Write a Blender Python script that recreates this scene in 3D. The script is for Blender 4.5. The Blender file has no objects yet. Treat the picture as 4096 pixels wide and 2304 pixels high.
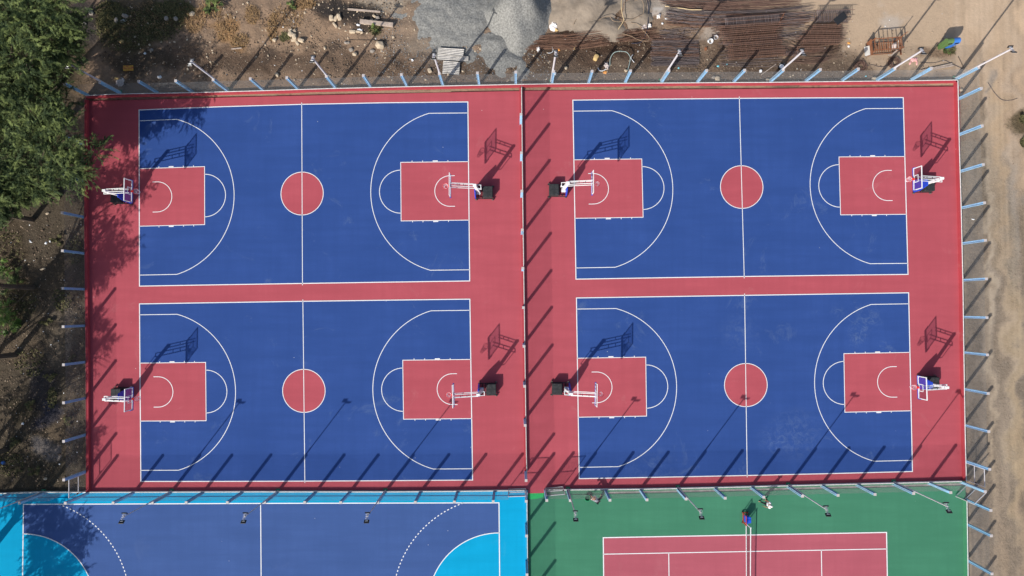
import bpy, bmesh, math, random
from mathutils import Vector, Matrix, Euler, noise
R_ = math.radians
scene = bpy.context.scene
COL = scene.collection
random.seed(7)

# ------------------------------------------------------------------ camera
H = 53.0; F = 2491.0; NX, NY = 2060.0, 1225.0
n_ = Vector(((NX-2048)/F, -(NY-1152)/F, -1)).normalized()
CQ = n_.rotation_difference(Vector((0, 0, -1)))
cam = bpy.data.cameras.new('camera'); cam.sensor_width = 36; cam.lens = 36*F/4096
cam.clip_end = 2000; cam.clip_start = 1
co = bpy.data.objects.new('camera', cam); COL.objects.link(co)
co.location = (0, 0, H); co.rotation_mode = 'QUATERNION'; co.rotation_quaternion = CQ
scene.camera = co

def P(px, py, z=0.0):
    d = CQ @ Vector(((px-2048)/F, -(py-1152)/F, -1))
    t = (z-H)/d.z
    return Vector((d.x*t, d.y*t, z))
S = 0.397516
REG = dict(r00=(0,0,S), r10=(1024,0,S), r20=(2048,0,S), r30=(3072,0,S), b0=(0,1728,S), b1=(1024,1728,S),
  b2=(2048,1728,S), b3=(3072,1728,S), m0a=(0,576,S), m0b=(0,1152,S), mc=(1700,576,S), m3a=(3072,576,S), m3b=(3072,1152,S),
  v=(0,0,1.59006), q1=(1000,0,1/4.287), q2=(2150,0,1/4.287), q3=(2600,0,1/3.22), q4=(3380,80,1/5.152),
  q5=(2310,1890,1/9.055), q6=(2930,1900,1/6.585), q7=(3780,1700,1/4.025), q8=(1960,1780,1/5.173), f=(0,0,1.0), qa=(3720,90,1/11.14))
def X(reg, x, y):
    ox, oy, s = REG[reg]; return (ox+x*s, oy+y*s)
def Z(reg, x, y, z=0.0):
    a = X(reg, x, y); return P(a[0], a[1], z)

# ------------------------------------------------------------------ materials
MATS = {}
def mat(name, col, rough=0.7, var=0.0, scale=4.0, metal=0.0, bump=0.0, bscale=20.0, col2=None, spec=0.3, island=False):
    m = bpy.data.materials.new(name); m.use_nodes = True
    nt = m.node_tree; b = nt.nodes['Principled BSDF']
    b.inputs['Base Color'].default_value = (*col, 1); b.inputs['Roughness'].default_value = rough
    b.inputs['Metallic'].default_value = metal; b.inputs['Specular IOR Level'].default_value = spec
    geo = nt.nodes.new('ShaderNodeNewGeometry')
    if var or col2:
        no = nt.nodes.new('ShaderNodeTexNoise'); no.inputs['Scale'].default_value = scale
        no.inputs['Detail'].default_value = 6; no.inputs['Roughness'].default_value = .65
        nt.links.new(geo.outputs['Position'], no.inputs['Vector'])
        rp = nt.nodes.new('ShaderNodeValToRGB')
        c2 = col2 or tuple(min(1, c*(1+var)) for c in col)
        c1 = col if col2 else tuple(c*(1-var) for c in col)
        rp.color_ramp.elements[0].position = .32; rp.color_ramp.elements[0].color = (*c1, 1)
        rp.color_ramp.elements[1].position = .68; rp.color_ramp.elements[1].color = (*c2, 1)
        nt.links.new(geo.outputs['Random Per Island'] if island else no.outputs['Fac'], rp.inputs['Fac'])
        if island:
            rp.color_ramp.elements[0].position = 0; rp.color_ramp.elements[1].position = 1
        nt.links.new(rp.outputs['Color'], b.inputs['Base Color'])
    if bump:
        n2 = nt.nodes.new('ShaderNodeTexNoise'); n2.inputs['Scale'].default_value = bscale; n2.inputs['Detail'].default_value = 5
        nt.links.new(geo.outputs['Position'], n2.inputs['Vector'])
        bp = nt.nodes.new('ShaderNodeBump'); bp.inputs['Strength'].default_value = bump; bp.inputs['Distance'].default_value = .05
        nt.links.new(n2.outputs['Fac'], bp.inputs['Height']); nt.links.new(bp.outputs['Normal'], b.inputs['Normal'])
    MATS[name] = m
    return m

def court_mat(name, col, dusty, amount=.5, rough=.9, worn=None, stains=()):
    """acrylic court paint: rolled strips, soft blotches, dusty scuffs and tiny specks"""
    m = bpy.data.materials.new(name); m.use_nodes = True
    nt = m.node_tree; L = nt.links.new; b = nt.nodes['Principled BSDF']
    b.inputs['Roughness'].default_value = rough; b.inputs['Specular IOR Level'].default_value = .06
    geo = nt.nodes.new('ShaderNodeNewGeometry')
    def N(scale, det=4, sx=1, sy=1, ro=.6, dist=0):
        mp = nt.nodes.new('ShaderNodeMapping'); mp.inputs['Scale'].default_value = (sx, sy, 1)
        L(geo.outputs['Position'], mp.inputs['Vector'])
        t = nt.nodes.new('ShaderNodeTexNoise'); t.inputs['Scale'].default_value = scale
        t.inputs['Detail'].default_value = det; t.inputs['Roughness'].default_value = ro; t.inputs['Distortion'].default_value = dist
        L(mp.outputs['Vector'], t.inputs['Vector']); return t
    def ramp(src, p0, p1, a=0, c=1):
        r = nt.nodes.new('ShaderNodeMapRange'); r.inputs['From Min'].default_value = p0; r.inputs['From Max'].default_value = p1
        r.inputs['To Min'].default_value = a; r.inputs['To Max'].default_value = c
        L(src.outputs['Fac'], r.inputs['Value']); return r.outputs['Result']
    def mixc(f, c1, c2, mode='MIX'):
        mx = nt.nodes.new('ShaderNodeMix'); mx.data_type = 'RGBA'; mx.blend_type = mode
        if isinstance(f, float): mx.inputs[0].default_value = f
        else: L(f, mx.inputs[0])
        for i, c in ((6, c1), (7, c2)):
            if isinstance(c, tuple): mx.inputs[i].default_value = (*c, 1)
            else: L(c, mx.inputs[i])
        return mx.outputs[2]
    c = mixc(ramp(N(.22, 3), .35, .7), col, tuple(min(1, x*1.13+.004) for x in col))
    c = mixc(ramp(N(.6, 5, .25, 2.2), .35, .68, 0, .55), c, tuple(x*.86 for x in col))
    c = mixc(ramp(N(.8, 5, 2.5, .12), .42, .7, 0, .35), c, tuple(x*.88 for x in col))
    c = mixc(ramp(N(.28, 8, ro=.75, dist=.8), .60, .80, 0, amount), c, dusty)
    c = mixc(ramp(N(1.6, 6, ro=.8), .66, .8, 0, amount*.55), c, dusty)
    c = mixc(ramp(N(14, 2), .3, .7, 0, .18), c, tuple(x*.7 for x in col))
    vo = nt.nodes.new('ShaderNodeTexVoronoi'); vo.inputs['Scale'].default_value = .55; L(geo.outputs['Position'], vo.inputs['Vector'])
    r = nt.nodes.new('ShaderNodeMapRange'); r.inputs['From Min'].default_value = .022; r.inputs['From Max'].default_value = .012
    L(vo.outputs['Distance'], r.inputs['Value'])
    c = mixc(r.outputs['Result'], c, tuple(min(1, x*.5+.35) for x in dusty))
    for (sx_, sy_, rr, am) in stains:
        vm = nt.nodes.new('ShaderNodeVectorMath'); vm.operation = 'DISTANCE'; L(geo.outputs['Position'], vm.inputs[0]); q_ = P(sx_, sy_); vm.inputs[1].default_value = (q_.x, q_.y, .004)
        m1 = nt.nodes.new('ShaderNodeMapRange'); m1.inputs['From Min'].default_value = rr; m1.inputs['From Max'].default_value = rr*.15; m1.inputs['To Max'].default_value = am; L(vm.outputs['Value'], m1.inputs['Value'])
        m2 = nt.nodes.new('ShaderNodeMath'); m2.operation = 'MULTIPLY'; L(m1.outputs['Result'], m2.inputs[0]); L(ramp(N(1.5, 9, ro=.78, dist=1.2), .46, .70), m2.inputs[1])
        c = mixc(m2.outputs[0], c, dusty)
    L(c, b.inputs['Base Color'])
    n2 = N(60, 2); bp = nt.nodes.new('ShaderNodeBump'); bp.inputs['Strength'].default_value = .15; bp.inputs['Distance'].default_value = .01
    L(n2.outputs['Fac'], bp.inputs['Height']); L(bp.outputs['Normal'], b.inputs['Normal'])
    MATS[name] = m; return m

RED = (.412, .082, .104); BLUE = (.030, .073, .252)
court_mat('red_acrylic', RED, (.50, .22, .22), .45)
court_mat('blue_acrylic', BLUE, (.17, .24, .36), .5, stains=[(3470,1275,1.5,.45),(3435,1330,1.1,.5),(3425,1365,.8,.4),(3180,1740,2.6,.40),(2960,1330,2.0,.25),(3090,1760,1.5,.35),(2610,1890,2.6,.35),(3350,1245,.8,.3)])
court_mat('slate_blue_acrylic', (.050, .100, .272), (.11, .16, .32), .35)
court_mat('cyan_acrylic', (.003, .33, .58), (.10, .40, .58), .25)
court_mat('green_acrylic', (.055, .205, .122), (.13, .27, .19), .35)
court_mat('tennis_red_acrylic', (.41, .100, .132), (.46, .21, .22), .3)
court_mat('wall_red', (.40, .058, .073), (.42, .22, .2), .7)
court_mat('wall_green', (.06, .24, .13), (.30, .34, .28), .7)
court_mat('wall_cyan', (.02, .33, .55), (.40, .48, .5), .8)
mat('white_line', (.76, .77, .78), .6, var=.05, scale=3)
mat('coping_white', (.72, .72, .70), .7, var=.18, scale=5)
mat('gutter_silt', (.26, .17, .12), .95, var=.35, scale=2.5, bump=.4)
mat('gutter_grey', (.27, .24, .23), .95, var=.35, scale=2.0, bump=.3)
mat('post_blue', (.30, .58, .84), .5, var=.08, scale=2.5)
mat('post_cap', (.50, .46, .45), .6)
mat('wire', (.16, .165, .17), .6)
mat('pole_grey', (.55, .54, .56), .5, var=.06)
mat('black_metal', (.022, .023, .026), .5)
mat('lamp_glass', (.35, .36, .37), .2)
mat('bright_metal', (.75, .77, .78), .35, metal=.3)
mat('hoop_white', (.80, .82, .82), .35)
mat('hoop_blue', (.008, .06, .50), .4)
mat('pad_black', (.030, .032, .034), .75, var=.4, scale=6, bump=.5, bscale=5)
mat('rubber', (.02, .02, .02), .8)
mat('wheel_grey', (.12, .11, .10), .7)
mat('rim_red', (.75, .03, .02), .4)
mat('net_cord', (.85, .80, .84), .7)
mat('net_dark', (.05, .05, .05), .8)
mat('rust', (.17, .070, .038), .9, col2=(.30, .125, .06), scale=3)
mat('rust_island', (.07, .042, .033), .9, col2=(.27, .150, .10), island=True)
mat('cage_rust', (.075, .042, .032), .9, col2=(.235, .125, .085), island=True)
mat('steel_island', (.07, .055, .055), .75, col2=(.23, .19, .19), island=True)
mat('steel_brown_island', (.075, .045, .038), .85, col2=(.24, .145, .11), island=True)
mat('stone_pale', (.52, .42, .30), .95, var=.18, scale=5, bump=.5)
mat('stone_grey', (.30, .26, .22), .95, var=.2, scale=5, bump=.5)
mat('stone_orange', (.55, .38, .20), .95, var=.2, scale=5, bump=.5)
mat('rubble_mix', (.13, .09, .062), .95, col2=(.40, .31, .22), island=True)
mat('litter_mix', (.35, .33, .30), .8, col2=(.85, .85, .84), island=True)
mat('gravel_bits', (.12, .12, .12), .95, col2=(.32, .32, .31), island=True)
mat('clod', (.075, .053, .040), 1.0, col2=(.20, .145, .10), island=True)
mat('sack_white', (.74, .70, .68), .8, var=.15, scale=6)
mat('sack_dirty', (.52, .45, .42), .85, var=.25, scale=5)
mat('plastic_white', (.80, .82, .84), .4, var=.06)
mat('foam_yellow', (.66, .46, .20), .9, var=.12)
mat('orange_cloth', (.75, .33, .08), .8, var=.2)
mat('pink_cloth', (.70, .38, .36), .85, var=.12, scale=6)
mat('timber', (.42, .34, .28), .9, var=.25, scale=5)
mat('timber_red', (.27, .12, .09), .9, var=.25, scale=5)
mat('bamboo', (.55, .42, .24), .7, var=.15)
mat('hose_black', (.03, .035, .06), .5)
mat('hose_tan', (.32, .23, .15), .7)
mat('pipe_green', (.28, .36, .34), .5)
mat('corrugated', (.50, .48, .45), .6, var=.22, scale=2.5)
mat('bin_green', (.10, .18, .06), .45, var=.1)
mat('bin_blue', (.045, .17, .52), .45, var=.08)
mat('hole_black', (.012, .012, .012), .9)
mat('bark', (.10, .075, .055), .95, var=.3, scale=8)
mat('leaf', (.016, .032, .010), .8, col2=(.115, .165, .042), island=True)
mat('leaf_bright', (.05, .10, .015), .6, col2=(.17, .27, .045), island=True)
mat('weed', (.05, .055, .022), .9, col2=(.17, .15, .065), island=True)
mat('straw', (.17, .105, .055), .9, col2=(.42, .27, .13), island=True)
mat('skin', (.30, .15, .09), .6)
mat('hair', (.012, .010, .009), .6)
mat('trousers_black', (.018, .018, .024), .8)
mat('shirt_white', (.80, .80, .82), .8, var=.06, scale=9)
mat('shoe_tan', (.55, .42, .28), .7)
mat('cap_white', (.82, .80, .76), .8)
mat('basin_green', (.03, .33, .14), .35)
mat('basin_water', (.02, .09, .05), .1)
mat('cart_red', (.45, .05, .03), .5)
mat('cart_blue', (.02, .09, .62), .45, var=.12, scale=8)
mat('gravel_grey', (.125, .125, .118), .95, col2=(.30, .298, .28), scale=7, bump=1.0, bscale=8)
mat('sand_tan', (.19, .155, .12), .95, col2=(.31, .255, .20), scale=1.0, bump=.8, bscale=4)
mat('red_pack', (.40, .05, .05), .6, col2=(.7, .5, .05), scale=5)
mat('cyan_scrap', (.2, .6, .7), .6)
mat('tyre', (.03, .03, .03), .8)

def add_stripes(m):
    nt = m.node_tree; b = nt.nodes['Principled BSDF']
    tc = nt.nodes.new('ShaderNodeTexCoord'); mp = nt.nodes.new('ShaderNodeMapping'); mp.inputs['Rotation'].default_value = (0, 0, R_(38))
    w = nt.nodes.new('ShaderNodeTexWave'); w.inputs['Scale'].default_value = 4.2; w.bands_direction = 'X'
    nt.links.new(tc.outputs['Object'], mp.inputs['Vector']); nt.links.new(mp.outputs['Vector'], w.inputs['Vector'])
    r = nt.nodes.new('ShaderNodeValToRGB'); r.color_ramp.interpolation = 'CONSTANT'
    r.color_ramp.elements[0].color = (.02, .02, .05, 1); r.color_ramp.elements[1].color = (.62, .62, .66, 1); r.color_ramp.elements[1].position = .72
    nt.links.new(w.outputs['Fac'], r.inputs['Fac']); nt.links.new(r.outputs['Color'], b.inputs['Base Color'])
mat('shirt_striped', (.5, .5, .5), .8); add_stripes(MATS['shirt_striped'])

def glass_mat():
    m = bpy.data.materials.new('board_glass'); m.use_nodes = True; nt = m.node_tree
    for n in list(nt.nodes):
        if n.type == 'BSDF_PRINCIPLED': nt.nodes.remove(n)
    out = [n for n in nt.nodes if n.type == 'OUTPUT_MATERIAL'][0]
    t = nt.nodes.new('ShaderNodeBsdfTransparent'); t.inputs['Color'].default_value = (.84, .85, .90, 1)
    g = nt.nodes.new('ShaderNodeBsdfGlossy'); g.inputs['Roughness'].default_value = .08; g.inputs['Color'].default_value = (.9, .9, 1, 1)
    mx = nt.nodes.new('ShaderNodeMixShader'); mx.inputs[0].default_value = .12
    nt.links.new(t.outputs[0], mx.inputs[1]); nt.links.new(g.outputs[0], mx.inputs[2]); nt.links.new(mx.outputs[0], out.inputs['Surface'])
    MATS['board_glass'] = m
glass_mat()
def clumpy(name, dark, light, scale=1.3):  # noise clumps in the leaf colour imitate shaded gaps and sunlit tips
    nt = MATS[name].node_tree; b = nt.nodes['Principled BSDF']; old = b.inputs['Base Color'].links[0].from_socket
    geo = nt.nodes.new('ShaderNodeNewGeometry'); no = nt.nodes.new('ShaderNodeTexNoise'); no.inputs['Scale'].default_value = scale; no.inputs['Detail'].default_value = 4; no.inputs['Roughness'].default_value = .7
    nt.links.new(geo.outputs['Position'], no.inputs['Vector'])
    r = nt.nodes.new('ShaderNodeValToRGB'); r.color_ramp.elements[0].position = .45; r.color_ramp.elements[0].color = (*dark, 1); r.color_ramp.elements[1].position = .60; r.color_ramp.elements[1].color = (*light, 1)
    nt.links.new(no.outputs['Fac'], r.inputs['Fac'])
    mx = nt.nodes.new('ShaderNodeMix'); mx.data_type = 'RGBA'; mx.inputs[0].default_value = .70
    nt.links.new(old, mx.inputs[6]); nt.links.new(r.outputs['Color'], mx.inputs[7]); nt.links.new(mx.outputs[2], b.inputs['Base Color'])
clumpy('leaf', (.016, .032, .012), (.190, .235, .070), 1.0)
clumpy('leaf_bright', (.03, .07, .012), (.15, .26, .04), 3)

# ------------------------------------------------------------------ mesh builder
class MB:
    def __init__(s): s.v = []; s.f = []
    def box(s, c, size, rot=None):
        M = (rot.to_matrix() if isinstance(rot, Euler) else rot) if rot else Matrix.Identity(3)
        c = Vector(c); b = len(s.v); hx, hy, hz = [a/2 for a in size]
        for x, y, z in ((-1,-1,-1),(1,-1,-1),(1,1,-1),(-1,1,-1),(-1,-1,1),(1,-1,1),(1,1,1),(-1,1,1)):
            s.v.append(c + M @ Vector((x*hx, y*hy, z*hz)))
        for q in ((0,3,2,1),(4,5,6,7),(0,1,5,4),(1,2,6,5),(2,3,7,6),(3,0,4,7)): s.f.append([b+i for i in q])
        return s
    def bar(s, a, c, w, h=None, up=Vector((0,0,1))):
        a = Vector(a); c = Vector(c); h = h or w; d = (c-a)
        if d.length < 1e-6: return s
        L = d.length; d.normalize()
        u = up if abs(d.dot(up)) < .98 else Vector((0,1,0))
        sx = d.cross(u).normalized(); uz = sx.cross(d)
        M = Matrix((d, -sx, uz)).transposed()
        return s.box((a+c)/2, (L, w, h), M)
    def tube(s, pts, r, n=6, cap=True):
        pts = [Vector(p) for p in pts]; rs = r if isinstance(r, (list, tuple)) else [r]*len(pts)
        b = len(s.v); prev = None
        for i, p in enumerate(pts):
            d = (pts[min(i+1, len(pts)-1)] - pts[max(i-1, 0)]).normalized()
            u = Vector((0,0,1)) if abs(d.z) < .95 else Vector((1,0,0))
            x = d.cross(u).normalized(); y = x.cross(d)
            for k in range(n):
                a = 2*math.pi*k/n; s.v.append(p + (x*math.cos(a)+y*math.sin(a))*rs[i])
        for i in range(len(pts)-1):
            for k in range(n):
                s.f.append([b+i*n+k, b+i*n+(k+1)%n, b+(i+1)*n+(k+1)%n, b+(i+1)*n+k])
        if cap:
            s.f.append([b+k for k in range(n)][::-1]); s.f.append([b+(len(pts)-1)*n+k for k in range(n)])
        return s
    def prism(s, poly, z0, z1):
        b = len(s.v); n = len(poly)
        ar = sum(poly[i][0]*poly[(i+1)%n][1]-poly[(i+1)%n][0]*poly[i][1] for i in range(n))
        if ar < 0: poly = list(reversed(poly))
        for z in (z0, z1):
            for p in poly: s.v.append(Vector((p[0], p[1], z)))
        s.f.append([b+i for i in range(n)][::-1]); s.f.append([b+n+i for i in range(n)])
        for i in range(n): s.f.append([b+i, b+(i+1)%n, b+n+(i+1)%n, b+n+i])
        return s
    def quad(s, *ps):
        b = len(s.v); s.v += [Vector(p) for p in ps]; s.f.append(list(range(b, b+len(ps)))); return s
    def torus(s, c, R, r, n=20, m=6):
        b = len(s.v); c = Vector(c)
        for i in range(n):
            a = 2*math.pi*i/n
            for k in range(m):
                t = 2*math.pi*k/m; q = R + r*math.cos(t)
                s.v.append(c+Vector((q*math.cos(a), q*math.sin(a), r*math.sin(t))))
        for i in range(n):
            for k in range(m):
                s.f.append([b+i*m+k, b+((i+1)%n)*m+k, b+((i+1)%n)*m+(k+1)%m, b+i*m+(k+1)%m])
        return s
    def rock(s, c, size, rz=0, seed=0, boxy=0.0, sub=1):
        bm = bmesh.new(); bmesh.ops.create_icosphere(bm, subdivisions=sub, radius=1)
        b = len(s.v); cz, sz = math.cos(rz), math.sin(rz); c = Vector(c)
        for v in bm.verts:
            p = v.co.normalized()
            if boxy:
                m = max(abs(p.x), abs(p.y), abs(p.z)); p = p*(1-boxy) + (p/m)*boxy
            k = 1 + .28*(1-boxy)*noise.noise(p*1.6+Vector((seed*3.1, seed, 0)))+.06*noise.noise(p*4+Vector((seed, 0, 5)))
            q = Vector((p.x*size[0]/2, p.y*size[1]/2, p.z*size[2]/2))*k
            s.v.append(c+Vector((q.x*cz-q.y*sz, q.x*sz+q.y*cz, q.z)))
        bm.verts.ensure_lookup_table()
        for f in bm.faces: s.f.append([b+v.index for v in f.verts])
        bm.free(); return s
    def build(s, name, m, parent=None, smooth=False, loc=None, bevel=0):
        me = bpy.data.meshes.new(name)
        o0 = Vector(loc) if loc is not None else Vector((0,0,0))
        me.from_pydata([v-o0 for v in s.v], [], s.f); me.materials.append(MATS[m] if isinstance(m, str) else m); me.update()
        if smooth:
            for p in me.polygons: p.use_smooth = True
        o = bpy.data.objects.new(name, me); COL.objects.link(o); o.location = o0
        if parent: o.parent = parent
        if bevel:
            bv = o.modifiers.new('bevel', 'BEVEL'); bv.width = bevel; bv.segments = 2
        return o

def tag(o, label=None, cat=None, group=None, kind=None):
    if label: o['label'] = label
    if cat: o['category'] = cat
    if group: o['group'] = group
    if kind: o['kind'] = kind
    return o
def empty(name, loc=(0,0,0), rz=0):
    o = bpy.data.objects.new(name, None); COL.objects.link(o); o.location = loc; o.rotation_euler = (0,0,rz); o.empty_display_size = .3
    return o
def copy_tree(o, parent=None):
    c = o.copy(); COL.objects.link(c)
    if parent: c.parent = parent
    for ch in list(o.children): copy_tree(ch, c)
    return c
def struct(o): o['kind'] = 'structure'; return o

# ------------------------------------------------------------------ sun and sky
SD = Vector((-.605, -.796, 1/1.45)).normalized()   # towards the sun
elev = math.asin(SD.z); az = math.atan2(SD.x, SD.y)
w = bpy.data.worlds.new('World'); scene.world = w; w.use_nodes = True
nt = w.node_tree; bg = nt.nodes['Background']
sky = nt.nodes.new('ShaderNodeTexSky'); sky.sky_type = 'NISHITA'; sky.sun_disc = False
sky.sun_elevation = elev; sky.sun_rotation = az; sky.dust_density = 2.0
nt.links.new(sky.outputs[0], bg.inputs[0]); bg.inputs[1].default_value = 0.10
sl = bpy.data.lights.new('sun', 'SUN'); sl.energy = 4.2; sl.angle = R_(.53); sl.color = (1, .95, .88)
so = bpy.data.objects.new('sun', sl); COL.objects.link(so); so.rotation_euler = SD.to_track_quat('Z', 'Y').to_euler()
scene.view_settings.view_transform = 'Standard'; scene.view_settings.look = 'None'
scene.view_settings.exposure = .32; scene.view_settings.gamma = 1
scene.render.engine = 'CYCLES'

# ------------------------------------------------------------------ key paths
WH = .27
def path(reg_pts, z): return [Z(*p, z) for p in reg_pts]
top_out = path([('r00',860,958),('r00',1190,941),('r00',1925,928),('r10',65,908),('r10',795,885),('r10',1515,868),('r10',2245,853),('r20',37,845),('r20',402,839),('r20',1140,833),('r20',2235,826),('r30',30,824),('r30',750,815),('r30',1450,808),('r30',1915,800)], WH)
left_out = path([('r00',850,1000),('m0a',846,300),('m0a',848,868),('m0b',862,745),('b0',866,605)], WH)
right_out = path([('r30',1915,800),('m3a',1929,0),('m3a',1948,640),('m3a',1965,1370),('m3b',1975,650),('m3b',1988,1449),('b3',1995,300),('b3',2000,495),('b3',2006,690),('b3',2018,1449)], WH)
right_out.append(right_out[-1]+ (right_out[-1]-right_out[-2]).normalized()*12)
mid_east = path([('f',2088,350),('f',2093.5,860),('f',2100,1300),('f',2107,1800),('f',2109,1889)], .25)
mid_east2 = path([('f',2109.5,1964),('f',2113,2304)], .25)
mid_east2.append(mid_east2[-1]+Vector((.05,-12,0)))
bot_a = path([('b0',870,605),('b0',2576,599),('b1',1288,600),('b1',2030,594),('b1',2540,588),('f',2097,1961)], .25)
bot_b = path([('b2',335,579),('b2',560,580),('b2',1295,573),('b2',2045,557),('b3',210,538),('b3',905,521),('b3',1630,503),('b3',1960,494)], .25)
bot_c = path([('f',-260,1975),('f',0,1973),('b0',430,604),('b0',866,605)], .25)

def offset_path(p, off):
    out = []
    for i, a in enumerate(p):
        d = (p[min(i+1, len(p)-1)]-p[max(i-1, 0)]); d.z = 0; d.normalize()
        out.append(Vector((a.x - d.y*off, a.y + d.x*off, a.z)))
    return out
def ribbon(p, q, name, m, zt, zb, parent=None):
    """solid between two side paths p and q"""
    mb = MB(); n = len(p)
    for i in range(n):
        for a in (p[i], q[i]):
            mb.v.append(Vector((a.x, a.y, zt)))
        for a in (p[i], q[i]):
            mb.v.append(Vector((a.x, a.y, zb)))
    for i in range(n-1):
        a = i*4; b = a+4
        mb.f += [[a, a+1, b+1, b], [a, b, b+2, a+2], [a+1, a+3, b+3, b+1], [a+2, b+2, b+3, a+3]]
    mb.f += [[0, 2, 3, 1], [(n-1)*4, (n-1)*4+1, (n-1)*4+3, (n-1)*4+2]]
    o = mb.build(name, m, parent)
    bm = bmesh.new(); bm.from_mesh(o.data); bmesh.ops.recalc_face_normals(bm, faces=bm.faces); bm.to_mesh(o.data); bm.free()
    return o
def low_wall(p, off, h, m, label, cope=.07, group='low walls round the courts', cm='coping_white'):
    c = p[len(p)//2]
    r = empty('low_wall', (0,0,0)); tag(r, label, 'wall', group)
    s = 1 if off > 0 else -1
    ribbon(offset_path(p, s*cope), offset_path(p, off), 'wall_body', m, h, -.4, r)
    ribbon(p, offset_path(p, s*cope), 'coping', cm, h+.012, -.4, r)
    return r
low_wall(top_out, -.21, WH, 'wall_red', 'long low red wall along the top edge of the basketball courts')
low_wall(left_out, .22, WH, 'wall_red', 'low red wall down the left side beside the trees', cm='wall_red')
low_wall(right_out[:8], -.20, WH, 'wall_red', 'low red wall down the right side of the basketball courts')
low_wall(right_out[8:], -.20, WH, 'wall_green', 'low green wall down the right side of the tennis court')
low_wall(mid_east, -.22, .25, 'wall_red', 'low red wall between the two pairs of basketball courts')
low_wall(mid_east2, -.20, .25, 'wall_cyan', 'low cyan wall between the handball court and the tennis court')
low_wall(bot_a, -.13, .25, 'wall_cyan', 'low wall between the left basketball court and the handball court')
low_wall(bot_b, -.13, .25, 'wall_green', 'low wall between the right basketball court and the tennis court')
low_wall(bot_c, -.13, .25, 'wall_cyan', 'low wall at the far left between the handball court and the dark earth')

# ------------------------------------------------------------------ slabs
def slab(name, pts, m, zt=0.0, zb=-.3):
    return struct(MB().prism([(p.x, p.y) for p in pts], zb, zt).build(name, m))
# lower lip of the drain under the top wall
lip = path([('f',346,404.5),('f',1024,387),('f',1536,375),('f',2048,364.5)], 0)
lip2 = path([('f',2084,363),('f',2600,358.5),('f',3072,355),('f',3840,346)], 0)
mid_in = [P(2091,600),P(2093,860),P(2100,1300),P(2107,1800),P(2111,1968)]
botL = [P(344,1964.5), P(1024,1962), P(1831,1959.5), P(2111,1957.5)]
botR = [P(2111,1957.5), P(2560,1950.5), P(3072,1939), P(3584,1926.5), P(3862,1920)]
slab('basketball_surface', lip+[P(2087,364)]+mid_in[:4]+[P(2109,1957)]+botL[:-1][::-1]+[P(351,1500),P(347,900)], 'red_acrylic')
slab('basketball_surface', [P(2087,364)]+lip2+[P(3846,1152),P(3858,1728)]+botR[::-1]+[P(2109,1957)]+mid_in[:4][::-1], 'red_acrylic')
# handball and tennis slabs, with drains
slab('handball_surface', [P(-400,1995.5),P(0,1993),P(1024,1986.5),P(2030,1984),P(2111,1983.5),P(2113,2304),P(2115,3000),P(-400,3000)], 'cyan_acrylic')
slab('handball_edge', [P(-400,1966),P(344,1969),P(1024,1965),P(1831,1962),P(2111,1960.5),P(2111,1979.5),P(2030,1980),P(1024,1982.5),P(0,1988.5),P(-400,1991)], 'cyan_acrylic')
slab('tennis_surface', [P(2114.3,1981),P(2440,1977),P(3072,1963),P(3584,1949),P(3862,1943),P(3868,2304),P(3876,3000),P(2118,3000),P(2115,2304)], 'green_acrylic')
slab('tennis_edge', [P(2111.6,1960),P(2560,1953),P(3072,1941),P(3584,1928.5),P(3860,1922),P(3862,1932),P(3584,1940),P(3072,1953.5),P(2440,1967),P(2430,1974),P(2113,1978)], 'green_acrylic')
slab('doorway_patch', [P(2112,1956.5),P(2178,1954),P(2178.5,1972),P(2112.5,1973.5)], 'red_acrylic', .004, -.05)
slab('green_patch', [P(2113,1973.5),P(2176,1972.5),P(2172,1988),P(2150,1994),P(2128,1997),P(2114,1996)], mat('fresh_green', (.02,.36,.10), .6, var=.08), .006, -.02)
def strip(name, pts, m, z): return struct(MB().quad(*[Vector((p.x, p.y, z)) for p in pts]).build(name, m))
bedpts = offset_path(top_out, -.12)
slab('drain_bed', [P(330,385)]+[P(1024,365),P(2048,345),P(3072,335),P(3850,325),P(3850,352),P(3072,362),P(2048,370),P(1024,393),P(330,412)], 'gutter_silt', -.11, -.5)
slab('drain_bed', [P(-400,1986),P(2110,1976),P(2110,1988),P(-400,2000)], 'wall_cyan', -.10, -.5)
slab('drain_bed', [P(2113,1974),P(2440,1965),P(3862,1926),P(3864,1946),P(2440,1980),P(2114,1985)], 'gutter_grey', -.045, -.5)

# ------------------------------------------------------------------ court mapping and markings
def q3(a, m, b, u, U):
    t = u/U   # quadratic through 0, .5, 1
    return a*(2*(t-.5)*(t-1)) + m*(4*t*(1-t)) + b*(2*t*(t-.5))
class Court:
    def __init__(s, top, bot, U, V): s.t = top; s.b = bot; s.U = U; s.V = V
    def __call__(s, u, v, z=0):
        a = q3(*s.t, u, s.U); b = q3(*s.b, u, s.U); p = a + (b-a)*(v/s.V); p.z = z; return p
ZL = .012; LW = .056
def line(mb, c, pts, w=LW, z=ZL):
    W = [c(u, v, z) for u, v in pts]; n = len(W); closed = (W[0]-W[-1]).length < 1e-4 and n > 2
    if closed: W = W[:-1]; n -= 1
    b = len(mb.v)
    for i in range(n):
        a = W[i-1] if (i > 0 or closed) else None; d = W[(i+1) % n] if (i < n-1 or closed) else None
        d1 = (W[i]-a).normalized() if a is not None else (d-W[i]).normalized()
        d2 = (d-W[i]).normalized() if d is not None else d1
        n1 = Vector((-d1.y, d1.x, 0)); n2 = Vector((-d2.y, d2.x, 0)); m = (n1+n2).normalized()
        k = w/2/max(.3, m.dot(n1))
        mb.v += [W[i]+m*k, W[i]-m*k]
    for i in range(n if closed else n-1):
        j = (i+1) % n; mb.f.append([b+2*i, b+2*i+1, b+2*j+1, b+2*j])
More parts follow.
